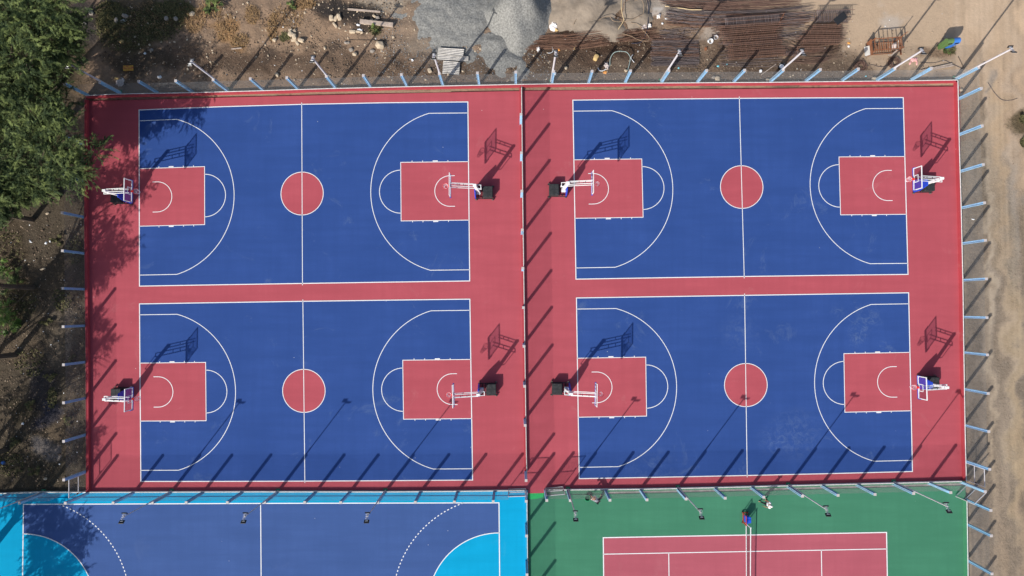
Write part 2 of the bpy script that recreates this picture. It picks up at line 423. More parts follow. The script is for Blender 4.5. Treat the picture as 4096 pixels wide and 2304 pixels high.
def patch(c, pts, name, m, z, sub=10):
    # pts polygon in (u,v); subdivide edges
    W = []
    for i in range(len(pts)):
        a = pts[i]; b = pts[(i+1) % len(pts)]
        for k in range(sub): W.append(c(a[0]+(b[0]-a[0])*k/sub, a[1]+(b[1]-a[1])*k/sub, z))
    mb = MB(); ar = sum(W[i].x*W[(i+1)%len(W)].y-W[(i+1)%len(W)].x*W[i].y for i in range(len(W)))
    if ar < 0: W.reverse()
    mb.quad(*W)
    return struct(mb.build(name, m))
def arc(cu, cv, r, a0, a1, n=36): return [(cu+r*math.cos(R_(a0+(a1-a0)*i/n)), cv+r*math.sin(R_(a0+(a1-a0)*i/n))) for i in range(n+1)]
def basketball(top, bot):
    c = Court([Z(*p) for p in top], [Z(*p) for p in bot], 28, 15)
    patch(c, [(0,0),(28,0),(28,15),(0,15)], 'basketball_court', 'blue_acrylic', .004)
    mb = MB()
    for mir in (0, 1):
        M = (lambda pts: [(28-u, v) for u, v in pts]) if mir else (lambda pts: pts)
        patch(c, M([(0,5.03),(5.66,5.03),(5.66,9.93),(0,9.93)]), 'key_area', 'red_acrylic', .008)
        line(mb, c, M([(0,5.03),(5.66,5.03),(5.66,9.93),(0,9.93)]))
        a3 = math.degrees(math.atan2(6.57, 3.25-1.366))
        line(mb, c, M([(0,.93)]+arc(1.366, 7.5, 6.83, -a3, a3, 48)+[(0,14.07)]))
        line(mb, c, M(arc(5.66, 7.48, 1.8, -90, 90, 30)))
        line(mb, c, M([(1.16,6.2)]+arc(1.55, 7.48, 1.28, -90, 90, 26)+[(1.16,8.76)]))
        for v0, s in ((5.0, -1), (9.96, 1)):
            for u in (1.71, 3.83, 4.71): line(mb, c, M([(u, v0), (u, v0+s*.10)]))
            line(mb, c, M([(2.56, v0+s*.05), (2.98, v0+s*.05)]), .09)
    patch(c, arc(14, 7.5, 1.8, 0, 360, 48)[:-1], 'centre_circle', 'red_acrylic', .008, 1)
    line(mb, c, arc(14, 7.5, 1.8, 0, 360, 48))
    line(mb, c, [(14,-.15),(14,15.15)])
    line(mb, c, [(0,0),(7,0),(14,0),(21,0),(28,0),(28,15),(21,15),(14,15),(7,15),(0,15),(0,0)], .075)
    struct(mb.build('court_lines', 'white_line')); return c
basketball([('r00',1400,1107),('f',1206.9,417.5),('r10',2132,1026)], [('m0a',1404,1430),('v',761,713),('mc',450,1378)])
basketball([('r20',612,1008),('r20',2287,990),('r30',1360,982)], [('mc',1519,1360),('v',1872,695.5),('m3a',1408,1312)])
basketball([('m0b',1404,160),('v',762,758),('v',1182,752.5)], [('b0',1418,497),('b1',492,494),('b1',2180,483)])
basketball([('v',1450,749.5),('v',1873,743),('m3b',1414,48)], [('b2',676,469),('b2',2366,437),('b3',1453,397)])
# handball
hb = Court([Z('b0',237,728),Z('b1',47,718),Z('b1',2445,712)], [Z('b0',228,1449),Z('b1',52,1449),Z('b1',2452,1449)], 40, 6.12)
patch(hb, [(0,0),(40,0),(40,20),(0,20)], 'handball_court', 'slate_blue_acrylic', .004)
mb = MB()
for mir in (0, 1):
    M = (lambda pts: [(40-u, v) for u, v in pts]) if mir else (lambda pts: pts)
    g6 = arc(0, 8.55, 6.03, -90, 0, 30)+arc(0, 11.5, 6.03, 0, 90, 30)
    patch(hb, M(g6), 'goal_area', 'cyan_acrylic', .008, 1); line(mb, hb, M(g6), .07)
    for c_, a0, a1, nn in ((8.5, -70.5, 0, 34), (11.5, 0, 70.5, 34)):
        for i in range(nn):
            t0 = a0+(a1-a0)*i/nn; t1 = t0+(a1-a0)/nn*.48
            line(mb, hb, M(arc(0, c_, 9.0, t0, t1, 2)), .075)
line(mb, hb, [(20,0),(20,20)], .07); line(mb, hb, [(0,0),(20,0),(40,0),(40,20),(20,20),(0,20),(0,0)], .08)
struct(mb.build('court_lines', 'white_line'))
# tennis
W2 = lambda a, b: (a+b)/2
tt = [Z('b2',918,1063), None, Z('b3',1192,1010)]; tt[1] = W2(tt[0], tt[2])
tb = [Z('b2',922,1449), None, Z('b3',1200,1449)]; tb[1] = W2(tb[0], tb[2])
# v distance differs on the two sides: extend both to 10.97 m
dl = (tb[0]-tt[0]).normalized(); dr = (tb[2]-tt[2]).normalized()
tb = [tt[0]+dl*10.97, None, tt[2]+dr*10.97]; tb[1] = W2(tb[0], tb[2])
tn = Court(tt, tb, 23.77, 10.97)
patch(tn, [(0,0),(23.77,0),(23.77,10.97),(0,10.97)], 'tennis_court', 'tennis_red_acrylic', .004)
mb = MB()
line(mb, tn, [(0,0),(23.77,0),(23.77,10.97),(0,10.97),(0,0)], .085)
line(mb, tn, [(0,1.37),(23.77,1.37)], .07); line(mb, tn, [(0,9.6),(23.77,9.6)], .07)
line(mb, tn, [(5.485,1.37),(5.485,9.6)], .07); line(mb, tn, [(18.285,1.37),(18.285,9.6)], .07); line(mb, tn, [(5.485,5.485),(18.285,5.485)], .07)
struct(mb.build('court_lines', 'white_line'))

# ------------------------------------------------------------------ chain-link fences
def seglen(p): 
    L = [0]
    for a, b in zip(p, p[1:]): L.append(L[-1]+(b-a).length)
    return L
def at(p, L, s):
    for i in range(len(p)-1):
        if s <= L[i+1] or i == len(p)-2:
            t = (s-L[i])/(L[i+1]-L[i]); return p[i].lerp(p[i+1], t)
def chain(path_, z0, z1, pitch=.12, r=.0033, sag=True):
    mb = MB(); p = [Vector((a.x, a.y, 0)) for a in path_]; L = seglen(p); T = L[-1]; Hh = z1-z0
    k = -int(Hh/pitch)
    while k*pitch < T:
        s0 = k*pitch
        for sgn in (1, -1):
            a, b = (s0, s0+Hh)
            h0, h1 = (z0, z1) if sgn > 0 else (z1, z0)
            def hz(s): return h0+(h1-h0)*(s-a)/Hh
            aa = max(0, a); bb = min(T, b)
            if bb-aa < .05: continue
            A = at(p, L, aa); B = at(p, L, bb); A = Vector((A.x, A.y, hz(aa))); B = Vector((B.x, B.y, hz(bb)))
            d = (B-A).normalized(); x = d.cross(Vector((0,0,1))).normalized(); y = x.cross(d)
            bs = len(mb.v)
            for q in (A, B):
                for t in range(3):
                    an = 2.094*t; mb.v.append(q+(x*math.cos(an)+y*math.sin(an))*r)
            for t in range(3): mb.f.append([bs+t, bs+(t+1) % 3, bs+3+(t+1) % 3, bs+3+t])
        k += 1
    # tension cables
    for zz in (z0+.02,):
        for i in range(len(p)-1): mb.bar(Vector((p[i].x, p[i].y, zz)), Vector((p[i+1].x, p[i+1].y, zz)), .009)
    return mb
POST_H = 2.72
_pm = {}
def post(parent, base, side, w=.19):
    """base: world point at z~WH on the mesh line; side: unit vector away from the mesh"""
    key = 'p'
    if key not in _pm:
        m = MB()
        m.box((0,0,(POST_H-.3)/2), (w, w*.55, POST_H+.3)); m.box((-w*.42,0,(POST_H-.3)/2), (w*.16, w, POST_H+.3)); m.box((w*.42,0,(POST_H-.3)/2), (w*.16, w, POST_H+.3))
        a = m.build('post', 'post_blue'); b = MB().box((0,0,POST_H+.012), (w*1.12, w*1.12, .03)).build('post_cap', 'post_cap')
        _pm[key] = (a.data, b.data); bpy.data.objects.remove(a); bpy.data.objects.remove(b)
    a = bpy.data.objects.new('post', _pm[key][0]); COL.objects.link(a); a.parent = parent
    q = base + side*(w/2+.015); a.location = (q.x, q.y, 0)
    a.rotation_euler = (0, 0, math.atan2(side.y, side.x)+math.pi/2)
    b = bpy.data.objects.new('post_cap', _pm[key][1]); COL.objects.link(b); b.parent = a
def fence(pathp, posts, side, label, z0=WH+.02):
    r = empty('chain_link_fence'); tag(r, label, 'fence', 'chain link fences on the low walls')
    chain(pathp, z0, POST_H-.05).build('wire_mesh', 'wire', r)
    for b in posts: post(r, b, side)
    return r
N_, S_, E_, W_ = Vector((0,1,0)), Vector((0,-1,0)), Vector((1,0,0)), Vector((-1,0,0))
tp = [('r00',862,955),('r00',1195,935),('r00',1570,930),('r00',1925,922),('r00',2285,912),('r10',65,903),('r10',415,893),('r10',795,880),('r10',1150,873),('r10',1515,863),('r10',1880,855),('r10',2245,848),
 ('r20',37,840),('r20',402,833),('r20',770,830),('r20',1140,828),('r20',1508,823),('r20',1870,823),('r20',2235,820),('r30',30,820),('r30',385,813),('r30',750,810),('r30',1100,810),('r30',1450,803),('r30',1905,796)]
tposts = [Z(*p, WH) for p in tp]
tposts = [Vector((p.x, at(top_out, seglen(top_out), 0).y if False else p.y, 0)) for p in tposts]
def snap(p, pth):
    best = None
    for a, b in zip(pth, pth[1:]):
        ab = b-a; ab.z = 0; t = max(0, min(1, (p-a).dot(ab)/ab.dot(ab))); q = a.lerp(b, t); q.z = 0
        d = (Vector((p.x, p.y, 0))-q).length
        if best is None or d < best[0]: best = (d, q)
    return best[1]
mt = offset_path(top_out, -.02)
fence(mt, [snap(p, mt) for p in tposts], N_, 'chain link fence with pale blue posts along the building yard side')
rp = [('r30',1928,990),('r30',1935,1350),('m3a',1938,272),('m3a',1950,640),('m3a',1955,1000),('m3a',1965,1370),('m3b',1967,293),('m3b',1975,650),('m3b',1985,1020),('m3b',1990,1385)]
mr = offset_path(right_out, -.02)
fence(mr[:7], [snap(Z(*p, WH), mr) for p in rp]+[snap(Z('b3',1992,298,WH), mr)], E_, 'chain link fence with pale blue posts beside the dirt road, upper run')
fence(mr[8:], [snap(Z('b3',2005,692,WH), mr), snap(Z('b3',2010,935,WH), mr), snap(Z('b3',2018,1300,WH), mr), snap(Z('b3',2020,1660,WH), mr)], E_, 'chain link fence beside the dirt road, lower run past the tennis court')
lp = [('m0a',843,0),('m0a',846,368),('m0a',848,735),('m0a',850,1100),('m0b',858,12),('m0b',860,380),('m0b',862,745),('m0b',862,1110),('b0',866,30),('b0',866,400)]
ml = offset_path(left_out, .02)
fence(ml[:-1]+[snap(Z('b0',866,400,WH), ml)], [snap(Z(*p, WH), ml) for p in lp], W_, 'chain link fence with blue posts on the left beside the trees')
mp_ = [('f',2089,493),('f',2091,640),('f',2093,786),('f',2094.5,934),('f',2097,1080),('f',2099,1230),('f',2101,1378),('f',2104,1530),('f',2106,1679),('f',2108,1889)]
mm = offset_path(mid_east, -.03)
fence(mm, [snap(Z(*p, .25), mm) for p in mp_], W_, 'chain link fence dividing the left and right basketball courts')
mm2 = offset_path(mid_east2, -.03)
fence(mm2, [snap(Z(*p, .25), mm2) for p in [('f',2110,1968),('f',2110,2100),('f',2112,2248),('f',2113,2400)]], W_, 'chain link fence dividing the handball court and the tennis court')
ba = [('b0',1330,605),('b0',1705,605),('b0',2030,600),('b0',2425,605),('b1',205,603),('b1',590,605),('b1',935,603),('b1',1290,600),('b1',1650,597),('b1',2025,595),('b1',2397,592)]
bb = [('b2',335,577),('b2',560,587),('b2',940,577),('b2',1295,572),('b2',1670,567),('b2',2045,557),('b2',2415,547),('b3',210,539),('b3',550,532),('b3',905,522),('b3',1275,512),('b3',1630,504),('b3',1965,498)]
m1 = offset_path(bot_a, -.03); i_g = snap(Z('b1',2545,589,.25), m1)
fence([m1[0], m1[1], m1[2], m1[3], i_g], [snap(Z(*p, .25), m1) for p in ba]+[snap(Z('b0',872,605,.25), m1)], S_, 'chain link fence between the left basketball court and the handball court')
m2 = offset_path(bot_b, -.03)
fence(m2, [snap(Z(*p, .25), m2) for p in bb], S_, 'chain link fence between the right basketball court and the tennis court')
m3 = offset_path(bot_c, -.03)
fence([m3[0], m3[1], m3[2], snap(Z('b0',700,604,.25), m3)], [snap(Z('b0',432,600,.25), m3), snap(Z('f',30,1972,.25), m3)], S_, 'chain link fence at the far left above the cyan handball margin')

# gates
def gate(a, b, h, label, z0=.12):
    a = Vector((a.x, a.y, 0)); b = Vector((b.x, b.y, 0))
    r = empty('metal_gate', a); tag(r, label, 'gate', 'small steel framed mesh gates'); o = a
    d = b-a; m = MB(); up = Vector((0,0,1))
    A, B = Vector((0,0,0)), d
    for p in (A, B): m.bar(p+up*z0, p+up*(z0+h), .045)
    for t in (0, .48, 1): m.bar(A+up*(z0+h*t), B+up*(z0+h*t), .045)
    m.build('gate_frame', 'pole_grey', r)
    chain([A.lerp(B, .02), A.lerp(B, .98)], z0+.04, z0+h-.04, .09).build('wire_mesh', 'wire', r)
    MB().box(B*.96+up*(z0+h*.5+.09), (.06,.10,.12)).build('latch', 'black_metal', r)
    return r
gate(Z('b3',1994,312,.2), Z('b3',1998,482,.2), 2.1, 'closed gate in the right fence at the tennis corner')
gate(P(3866.5,1936.5), P(3818.5,1983.5), 2.1, 'open gate leaf swung over the green corner at the right')
gate(P(2103,1955,.2), P(2034,1957.5,.2), 2.1, 'gate leaf lying open above the cyan margin at the centre')
gate(P(2181,1954,.2), P(2252,1948,.2), 2.1, 'gate leaf above the green margin right of the centre doorway')
gate(Z('b0',866,415,.2), Z('b0',866,590,.2), 2.1, 'closed gate in the left fence above the handball corner')

# ------------------------------------------------------------------ floodlight poles
def make_light(r1=.055, r2=.042):
    r = empty('floodlight_pole')
    m = MB(); m.tube([(0,0,-.1),(0,0,3.2)], r1, 8); m.tube([(0,0,3.2),(0,0,6.55)], r2, 8); m.build('pole', 'pole_grey', r)
    MB().box((0,0,.03),(.34,.34,.06)).build('base_plate', 'wall_green', r)
    m = MB()
    for y, z in ((-.14,6.60), (-.02,6.53), (.10,6.46)): m.box((0,y,z),(.25,.035,.035))
    m.bar((0,-.30,6.70),(0,.24,6.38),.04); m.build('cross_arm', 'pole_grey', r)
    for y, z, a, d in ((-.31, 6.71, -52, .28), (.22, 6.38, 64, .22)):
        rot = Euler((R_(a), 0, 0)).to_matrix()
        c = Vector((0, y, z))
        f = MB().box(c, (.38, d, .07), rot).build('floodlight', 'black_metal', r, bevel=.015)
        MB().box(c+rot@Vector((0,.02,.055)), (.20,.04,.03), rot).build('bracket', 'bright_metal', f)
        MB().box(c+rot@Vector((0,0,-.045)), (.32,d*.75,.012), rot).build('lens', 'lamp_glass', f)
    return r
TOPS = .94; FL0 = None
lights = [
 ('r00',1190,930,'thin floodlight pole at the top left half hidden by the tree'),
 ('r00',2285,908,'floodlight pole second from the left on the top fence'),
 ('r10',795,878,'floodlight pole on the top fence left of the pale rocks'),
 ('r10',1880,852,'floodlight pole beside the corrugated sheets'),
 ('r20',395,830,'upright floodlight pole just right of the dividing fence'),
 ('r20',1503,820,'floodlight pole in front of the flat stack of steel rods'),
 ('r30',28,818,'floodlight pole in front of the two stacks of steel cages'),
 ('r30',1098,808,'floodlight pole below the rusty steel frame'),
 ('r30',1900,794,'long pale floodlight pole at the top right corner of the fence'),
 ('b0',420,602,'floodlight pole at the bottom left running out of the frame'),
 ('b0',1712,598,'floodlight pole over the handball court, left of its centre line'),
 ('b1',212,596,'floodlight pole beside the handball centre line'),
 ('b1',1297,594,'floodlight pole over the handball court, nearest its right goal area'),
 ('b2',566,578,'floodlight pole over the green margin beside the bending person'),
 ('b2',1676,560,'floodlight pole over the green margin left of the net cart'),
 ('b3',214,534,'floodlight pole over the green margin right of the striding person'),
 ('b3',1280,504,'floodlight pole over the green margin nearest the right corner gate')]
for i, (rg, x, y, lab) in enumerate(lights):
    if i in (0, 9): FL0 = make_light(.085, .075) if i == 0 else make_light(); o = FL0
    else: o = copy_tree(FL0)
    p = Z(rg, x, y, .25); o.location = (p.x, p.y + (.14 if i < 9 else -.02), 0)
    o.scale = (1, 1, TOPS if i < 9 else 1); tag(o, lab, 'floodlight pole', 'floodlight poles on the fences')

# ------------------------------------------------------------------ portable basketball hoops
BZ0, BZ1 = 3.05, 4.10
def make_hoop():
    r = empty('basketball_hoop')
    m = MB()
    for s in (-1, 1): m.box((-2.6, s*.50, .16), (1.66, .06, .07))
    for x in (-1.82, -2.15, -2.42): m.box((x, 0, .15), (.06, .94, .06))
    m.build('base_frame', 'black_metal', r)
    for x in (-1.90, -3.30):
        for s in (-1, 1):
            w = MB(); w.tube([(x, s*.56, .09), (x, s*.62, .09)], .09, 12); w.build('wheel', 'wheel_grey', r)
    c = MB(); c.box((-2.90, 0, .42), (.82, .96, .56)); cw = c.build('counterweight', 'pad_black', r, bevel=.05)
    sm = MB(); sm.box((-2.90,0,.706),(.80,.02,.012)); sm.box((-2.90,0,.7075),(.02,.93,.012)); sm.build('seam', 'black_metal', cw)
    # front pad, tall tapered
    prof = [(-.52,.08),(.52,.08),(.50,.95),(.24,1.92),(-.24,1.92),(-.50,.95)]
    m = MB(); b = 0
    for k, x in enumerate((-1.80, -1.90)):
        for y, z in prof: m.v.append(Vector((x-(z*.02), y, z)))
    n = len(prof); m.f.append(list(range(n))); m.f.append(list(range(n, 2*n))[::-1])
    for i in range(n): m.f.append([i, n+i, n+(i+1) % n, (i+1) % n])
    o = m.build('front_pad', 'hoop_blue', r, bevel=.03)
    bm = bmesh.new(); bm.from_mesh(o.data); bmesh.ops.recalc_face_normals(bm, faces=bm.faces); bm.to_mesh(o.data); bm.free()
    m = MB(); m.bar((-2.16,0,.2),(-1.98,0,3.50),.17,.24,up=Vector((1,0,0))); m.box((-2.08,0,.36),(.34,.34,.06)); m.box((-1.97,0,3.52),(.26,.19,.10)); m.build('mast', 'hoop_white', r)
    for s in (-1, 1):
        m = MB(); m.bar((-1.97, s*.12, 3.46), (-.04, s*.12, 3.93), .045); m.build('upper_arm', 'hoop_white', r)
        m = MB(); m.bar((-2.46, s*.15, 2.80), (-.04, s*.15, 3.38), .045); m.build('lower_arm', 'hoop_white', r)
    m = MB()
    for x in (-.6, -1.1): m.box((x,0,3.93+x*.243),(.035,.20,.04)); m.box((x-.1,0,3.38+(x-.1)*.24),(.035,.26,.04))
    m.build('cross_brace', 'black_metal', r)
    m = MB(); m.tube([(-2.43,0,2.80),(-2.42,0,1.8)], .03, 6); m.bar((-2.42,0,1.8),(-2.08,0,1.72),.04); m.bar((-2.43,-.15,2.81),(-2.43,.15,2.81),.05); m.build('strut', 'hoop_white', r)
    bd = MB().box((0,0,(BZ0+BZ1)/2),(.02,1.72,BZ1-BZ0-.08)).build('backboard', 'board_glass', r)
    m = MB()
    for s in (-1, 1): m.box((0, s*.87, (BZ0+BZ1)/2), (.05,.065,BZ1-BZ0))
    for z in (BZ0+.032, BZ1-.032): m.box((0,0,z),(.05,1.675,.065))
    m.build('board_frame', 'hoop_white', bd)
    m = MB(); zc = BZ0+.15
    for s in (-1, 1): m.box((.016, s*.27, zc+.225),(.012,.055,.45))
    for z in (zc, zc+.45): m.box((.016,0,z),(.012,.595,.055))
    m.build('target_square', 'hoop_white', bd)
    m = MB(); m.box((0,0,BZ0-.035),(.09,1.84,.06))
    for s in (-1, 1): m.box((0,s*.92,BZ0+.13),(.09,.04,.30))
    m.build('edge_padding', 'hoop_blue', bd)
    m = MB(); m.torus((.39,0,BZ0+.15),.225,.013,24,6); m.box((.10,0,BZ0+.13),(.16,.16,.10)); m.box((.17,0,BZ0+.145),(.06,.10,.02)); rim = m.build('rim', 'rim_red', r)
    m = MB(); n = 12; levels = [(.225,0),(.19,.13),(.15,.25),(.12,.34),(.13,.42)]
    for k in range(n):
        for l in range(len(levels)-1):
            for sgn in (0, 1):
                a0 = 2*math.pi*(k+.5*(l % 2))/n; a1 = 2*math.pi*(k+.5*((l+1) % 2)+(0 if (l % 2) == 0 else 1)-(0 if sgn else 1)*1)/n
                r0, z0 = levels[l]; r1, z1 = levels[l+1]
                m.bar((.39+r0*math.cos(a0), r0*math.sin(a0), BZ0+.14-z0), (.39+r1*math.cos(a1), r1*math.sin(a1), BZ0+.14-z1), .011)
    m.build('net', 'net_cord', rim)
    return r
HP = [((530,767),2.99,0,'portable basketball hoop at the left end of the upper left court, in tree shade'),
 ((1796.4,734.7),4.15,180,'portable basketball hoop at the right end of the upper left court'),
 ((2374.6,724.7),4.15,0,'portable basketball hoop at the left end of the upper right court'),
 ((3652.1,718.8),2.99,180,'portable basketball hoop at the right end of the upper right court'),
 ((532.3,1593.9),2.99,0,'portable basketball hoop at the left end of the lower left court'),
 ((1809.6,1587),4.15,181.5,'portable basketball hoop at the right end of the lower left court'),
 ((2388.9,1583.3),4.15,-1.0,'portable basketball hoop at the left end of the lower right court'),
 ((3671,1548.7),2.99,181,'portable basketball hoop at the right end of the lower right court')]
h0 = make_hoop()
for i, (p, z, a, lab) in enumerate(HP):
    o = h0 if i == 0 else copy_tree(h0)
    q = P(*p, z); o.location = (q.x, q.y, .004); o.rotation_euler = (0,0,R_(a)); tag(o, lab, 'basketball hoop', 'portable basketball hoops on the four courts')

exec_parts = []
# ------------------------------------------------------------------ ground sheet
def lin(r, g, b): return tuple(((c/255+.055)/1.055)**2.4 if c > 10 else c/255/12.92 for c in (r, g, b))
EXPK = .80
def soil(r, g, b): return tuple(c*EXPK for c in lin(r, g, b))
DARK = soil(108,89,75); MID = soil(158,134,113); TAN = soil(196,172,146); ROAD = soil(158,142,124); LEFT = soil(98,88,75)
ASH = soil(66,62,60); STRAWC = soil(176,136,92); GREYP = soil(170,162,152); WET = soil(86,70,58); PALE = soil(205,198,190); OLIVE = soil(92,84,60)
# (px, py, rx, ry, colour, strength)
PATCHES = [
 (90,330,260,520,soil(62,58,42),.95), (250,150,110,200,soil(70,64,52),.8), (1700,110,260,130,soil(150,138,124),.7), (1850,250,180,60,soil(128,114,102),.7), (3700,60,620,300,TAN,1), (3450,310,420,30,soil(132,112,96),.7), (3600,180,130,70,soil(170,146,122),.5), (4100,300,260,500,TAN,.8), (3300,10,420,100,TAN,.8), (3650,200,260,110,TAN,.55),  # first patch: leaf litter under the trees, darkened to put shade in crown gaps
 (2750,20,200,60,GREYP,.8), (2900,75,140,28,GREYP,.8), (3560,75,60,50,PALE,.45),
 (1250,60,480,170,MID,.85), (1150,130,260,90,soil(166,140,116),.8), (1520,15,120,50,soil(170,156,138),.9),
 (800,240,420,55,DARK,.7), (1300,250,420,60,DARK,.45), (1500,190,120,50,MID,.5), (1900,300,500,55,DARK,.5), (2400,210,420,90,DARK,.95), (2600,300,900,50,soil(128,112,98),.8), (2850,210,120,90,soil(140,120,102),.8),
 (3100,290,420,60,soil(120,102,88),.8), (3350,260,110,60,soil(130,112,96),.6), (3750,215,80,30,soil(130,104,84),.7),
 (1400,45,130,42,ASH,.95), (1460,80,90,35,ASH,.8), (1330,20,120,25,ASH,.9), (1090,215,45,18,ASH,.5), (1345,195,40,26,ASH,.6), (1260,180,30,16,ASH,.5), (1600,270,30,14,ASH,.5),
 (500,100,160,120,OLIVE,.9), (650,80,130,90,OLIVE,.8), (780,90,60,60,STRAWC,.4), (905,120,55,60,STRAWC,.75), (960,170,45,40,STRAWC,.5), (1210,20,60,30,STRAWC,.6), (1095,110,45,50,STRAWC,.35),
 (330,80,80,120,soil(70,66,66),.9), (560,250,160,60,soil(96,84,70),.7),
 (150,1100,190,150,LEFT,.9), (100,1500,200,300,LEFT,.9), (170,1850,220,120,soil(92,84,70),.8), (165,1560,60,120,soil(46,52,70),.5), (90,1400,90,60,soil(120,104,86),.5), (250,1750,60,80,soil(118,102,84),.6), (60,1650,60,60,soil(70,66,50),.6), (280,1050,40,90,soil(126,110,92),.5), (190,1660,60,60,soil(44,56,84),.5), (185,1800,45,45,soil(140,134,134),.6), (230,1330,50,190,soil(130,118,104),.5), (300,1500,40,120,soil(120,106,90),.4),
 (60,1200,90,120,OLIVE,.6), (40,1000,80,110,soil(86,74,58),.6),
 (3960,330,20,40,soil(130,128,124),.5), (3890,1500,50,700,soil(134,122,110),.7), (3980,1400,60,700,soil(164,148,130),.6), (4060,1500,30,700,soil(182,160,128),.55), (4080,480,50,50,soil(112,98,74),.9), (3905,600,55,300,soil(150,138,122),.6),
 (3990,700,35,400,soil(184,164,138),.5), (4050,900,30,300,soil(150,142,132),.6), (3965,1250,12,900,soil(190,172,148),.5), (4030,1100,12,1000,soil(186,168,146),.45),
 (3010,165,150,80,soil(88,70,58),.85), (3290,150,110,75,soil(100,80,66),.75), (2480,180,150,40,soil(84,66,54),.8), (2270,110,60,50,soil(80,64,54),.9), (2420,60,60,60,soil(92,74,60),.9), (2560,90,60,40,soil(90,72,60),.7),  # first pair: soil colour darkened under the steel cages, adds shade between rows
 (2630,45,25,14,PALE,.9), (2620,75,25,18,PALE,.6), (2850,130,60,20,soil(190,182,172),.5), (3700,305,60,25,soil(150,142,134),.5),
]
PW = []
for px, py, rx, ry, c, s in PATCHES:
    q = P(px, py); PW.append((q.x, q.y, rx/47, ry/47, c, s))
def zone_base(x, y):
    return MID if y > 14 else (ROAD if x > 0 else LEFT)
HEAPS = [((2030,50),(5.6,5.2),2.1), ((1800,60),(5.0,3.2),.55), ((2000,210),(2.8,3.0),.5), ((2180,120),(1.4,3.2),.55)]
def ground_z(x, y):
    z = -.05
    inside = (-36.6 < x < 37.6) and (y < 18.9-.0) and (y > -60)
    n1 = noise.noise(Vector((x*.35, y*.35, 0))); n2 = noise.noise(Vector((x*1.3, y*1.3, 3))); n3 = noise.noise(Vector((x*3.4, y*3.4, 7)))
    rough = .35
    if y > 15 and x < 22: rough = 1.0
    if x < -37: rough = 1.1
    edge = 1.0
    if x > 0 and x > 38: edge = min(1, (x-38)/2)
    if y > 18: edge = min(1, (y-18.2)/1.2) if -37 < x < 39 else 1
    if x < -37: edge = min(1, (-37-x)/1.0)
    if x > 38: rough *= .35
    n4 = noise.noise(Vector((x*1.1, y*1.1, 17)))
    if y > 15 and x < 20: z += max(0, edge)*.16*max(0, n4-.05)**.8
    z += max(0, edge)*rough*(.07*n1+.055*n2+.07*abs(n3))
    return z
def gx():
    a = []; x = -54.0
    while x < 54.01: a.append(x); x += .22
    s = .5; 
    L = []; x = -54.0
    while x > -420: x -= s; s *= 1.35; L.append(x)
    s = .5; Rr = []; x = a[-1]
    while x < 420: x += s; s *= 1.35; Rr.append(x)
    return L[::-1]+a+Rr
def gy():
    a = []; y = -30.0
    while y < 30.01: a.append(y); y += .22
    s = .5; L = []; y = -30.0
    while y > -420: y -= s; s *= 1.35; L.append(y)
    s = .5; Rr = []; y = a[-1]
    while y < 420: y += s; s *= 1.35; Rr.append(y)
    return L[::-1]+a+Rr
# outline of the paved area, pulled in, where the ground drops out of sight
xs, ys = gx(), gy()
pv = [P(352,392), P(3826,336), P(3868,1728), P(3880,2304), P(3890,3000), P(-400,3000), P(-400,1980), P(352,1976)]
def in_poly(x, y, poly):
    c = False; n = len(poly)
    for i in range(n):
        a, b = poly[i], poly[(i+1) % n]
        if (a.y > y) != (b.y > y) and x < (b.x-a.x)*(y-a.y)/(b.y-a.y)+a.x: c = not c
    return c
verts = []; cols = []
for y in ys:
    for x in xs:
        ip = in_poly(x, y, pv)
        verts.append((x, y, -.36 if ip else ground_z(x, y)))
        if ip: cols += [*MID, 1]; continue
        wx = x + 1.1*noise.noise(Vector((x*.5, y*.5, 11))) + .35*noise.noise(Vector((x*2.2, y*2.2, 5)))
        wy = y + 1.1*noise.noise(Vector((x*.5, y*.5, 31))) + .35*noise.noise(Vector((x*2.2, y*2.2, 25)))
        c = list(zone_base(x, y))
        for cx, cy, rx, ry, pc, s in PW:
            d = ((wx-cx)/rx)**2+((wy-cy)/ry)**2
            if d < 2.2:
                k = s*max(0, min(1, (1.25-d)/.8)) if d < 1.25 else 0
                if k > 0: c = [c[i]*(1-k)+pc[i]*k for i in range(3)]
        if x > 37.5:
            k = 1.03+.26*noise.noise(Vector((wx*1.4, y*.05, 40)))+.16*noise.noise(Vector((x*4.5, y*.12, 44)))+.10*noise.noise(Vector((x*.5, y*.4, 48))); g = noise.noise(Vector((wx*.9, y*.07, 60)))*.05
            c = [c[0]*k*(1+g), c[1]*k, c[2]*k*(1-g*1.5)]
        cols += [*c, 1]
nx = len(xs); faces = [(j*nx+i, j*nx+i+1, (j+1)*nx+i+1, (j+1)*nx+i) for j in range(len(ys)-1) for i in range(nx-1)]
me = bpy.data.meshes.new('ground'); me.from_pydata(verts, [], faces)
at_ = me.color_attributes.new('soil', 'FLOAT_COLOR', 'POINT'); at_.data.foreach_set('color', cols)
for p in me.polygons: p.use_smooth = True
gm = bpy.data.materials.new('soil'); gm.use_nodes = True; nt = gm.node_tree; L = nt.links.new; b = nt.nodes['Principled BSDF']
b.inputs['Roughness'].default_value = 1; b.inputs['Specular IOR Level'].default_value = .1
va = nt.nodes.new('ShaderNodeVertexColor'); va.layer_name = 'soil'; geo = nt.nodes.new('ShaderNodeNewGeometry')
cur = va.outputs['Color']
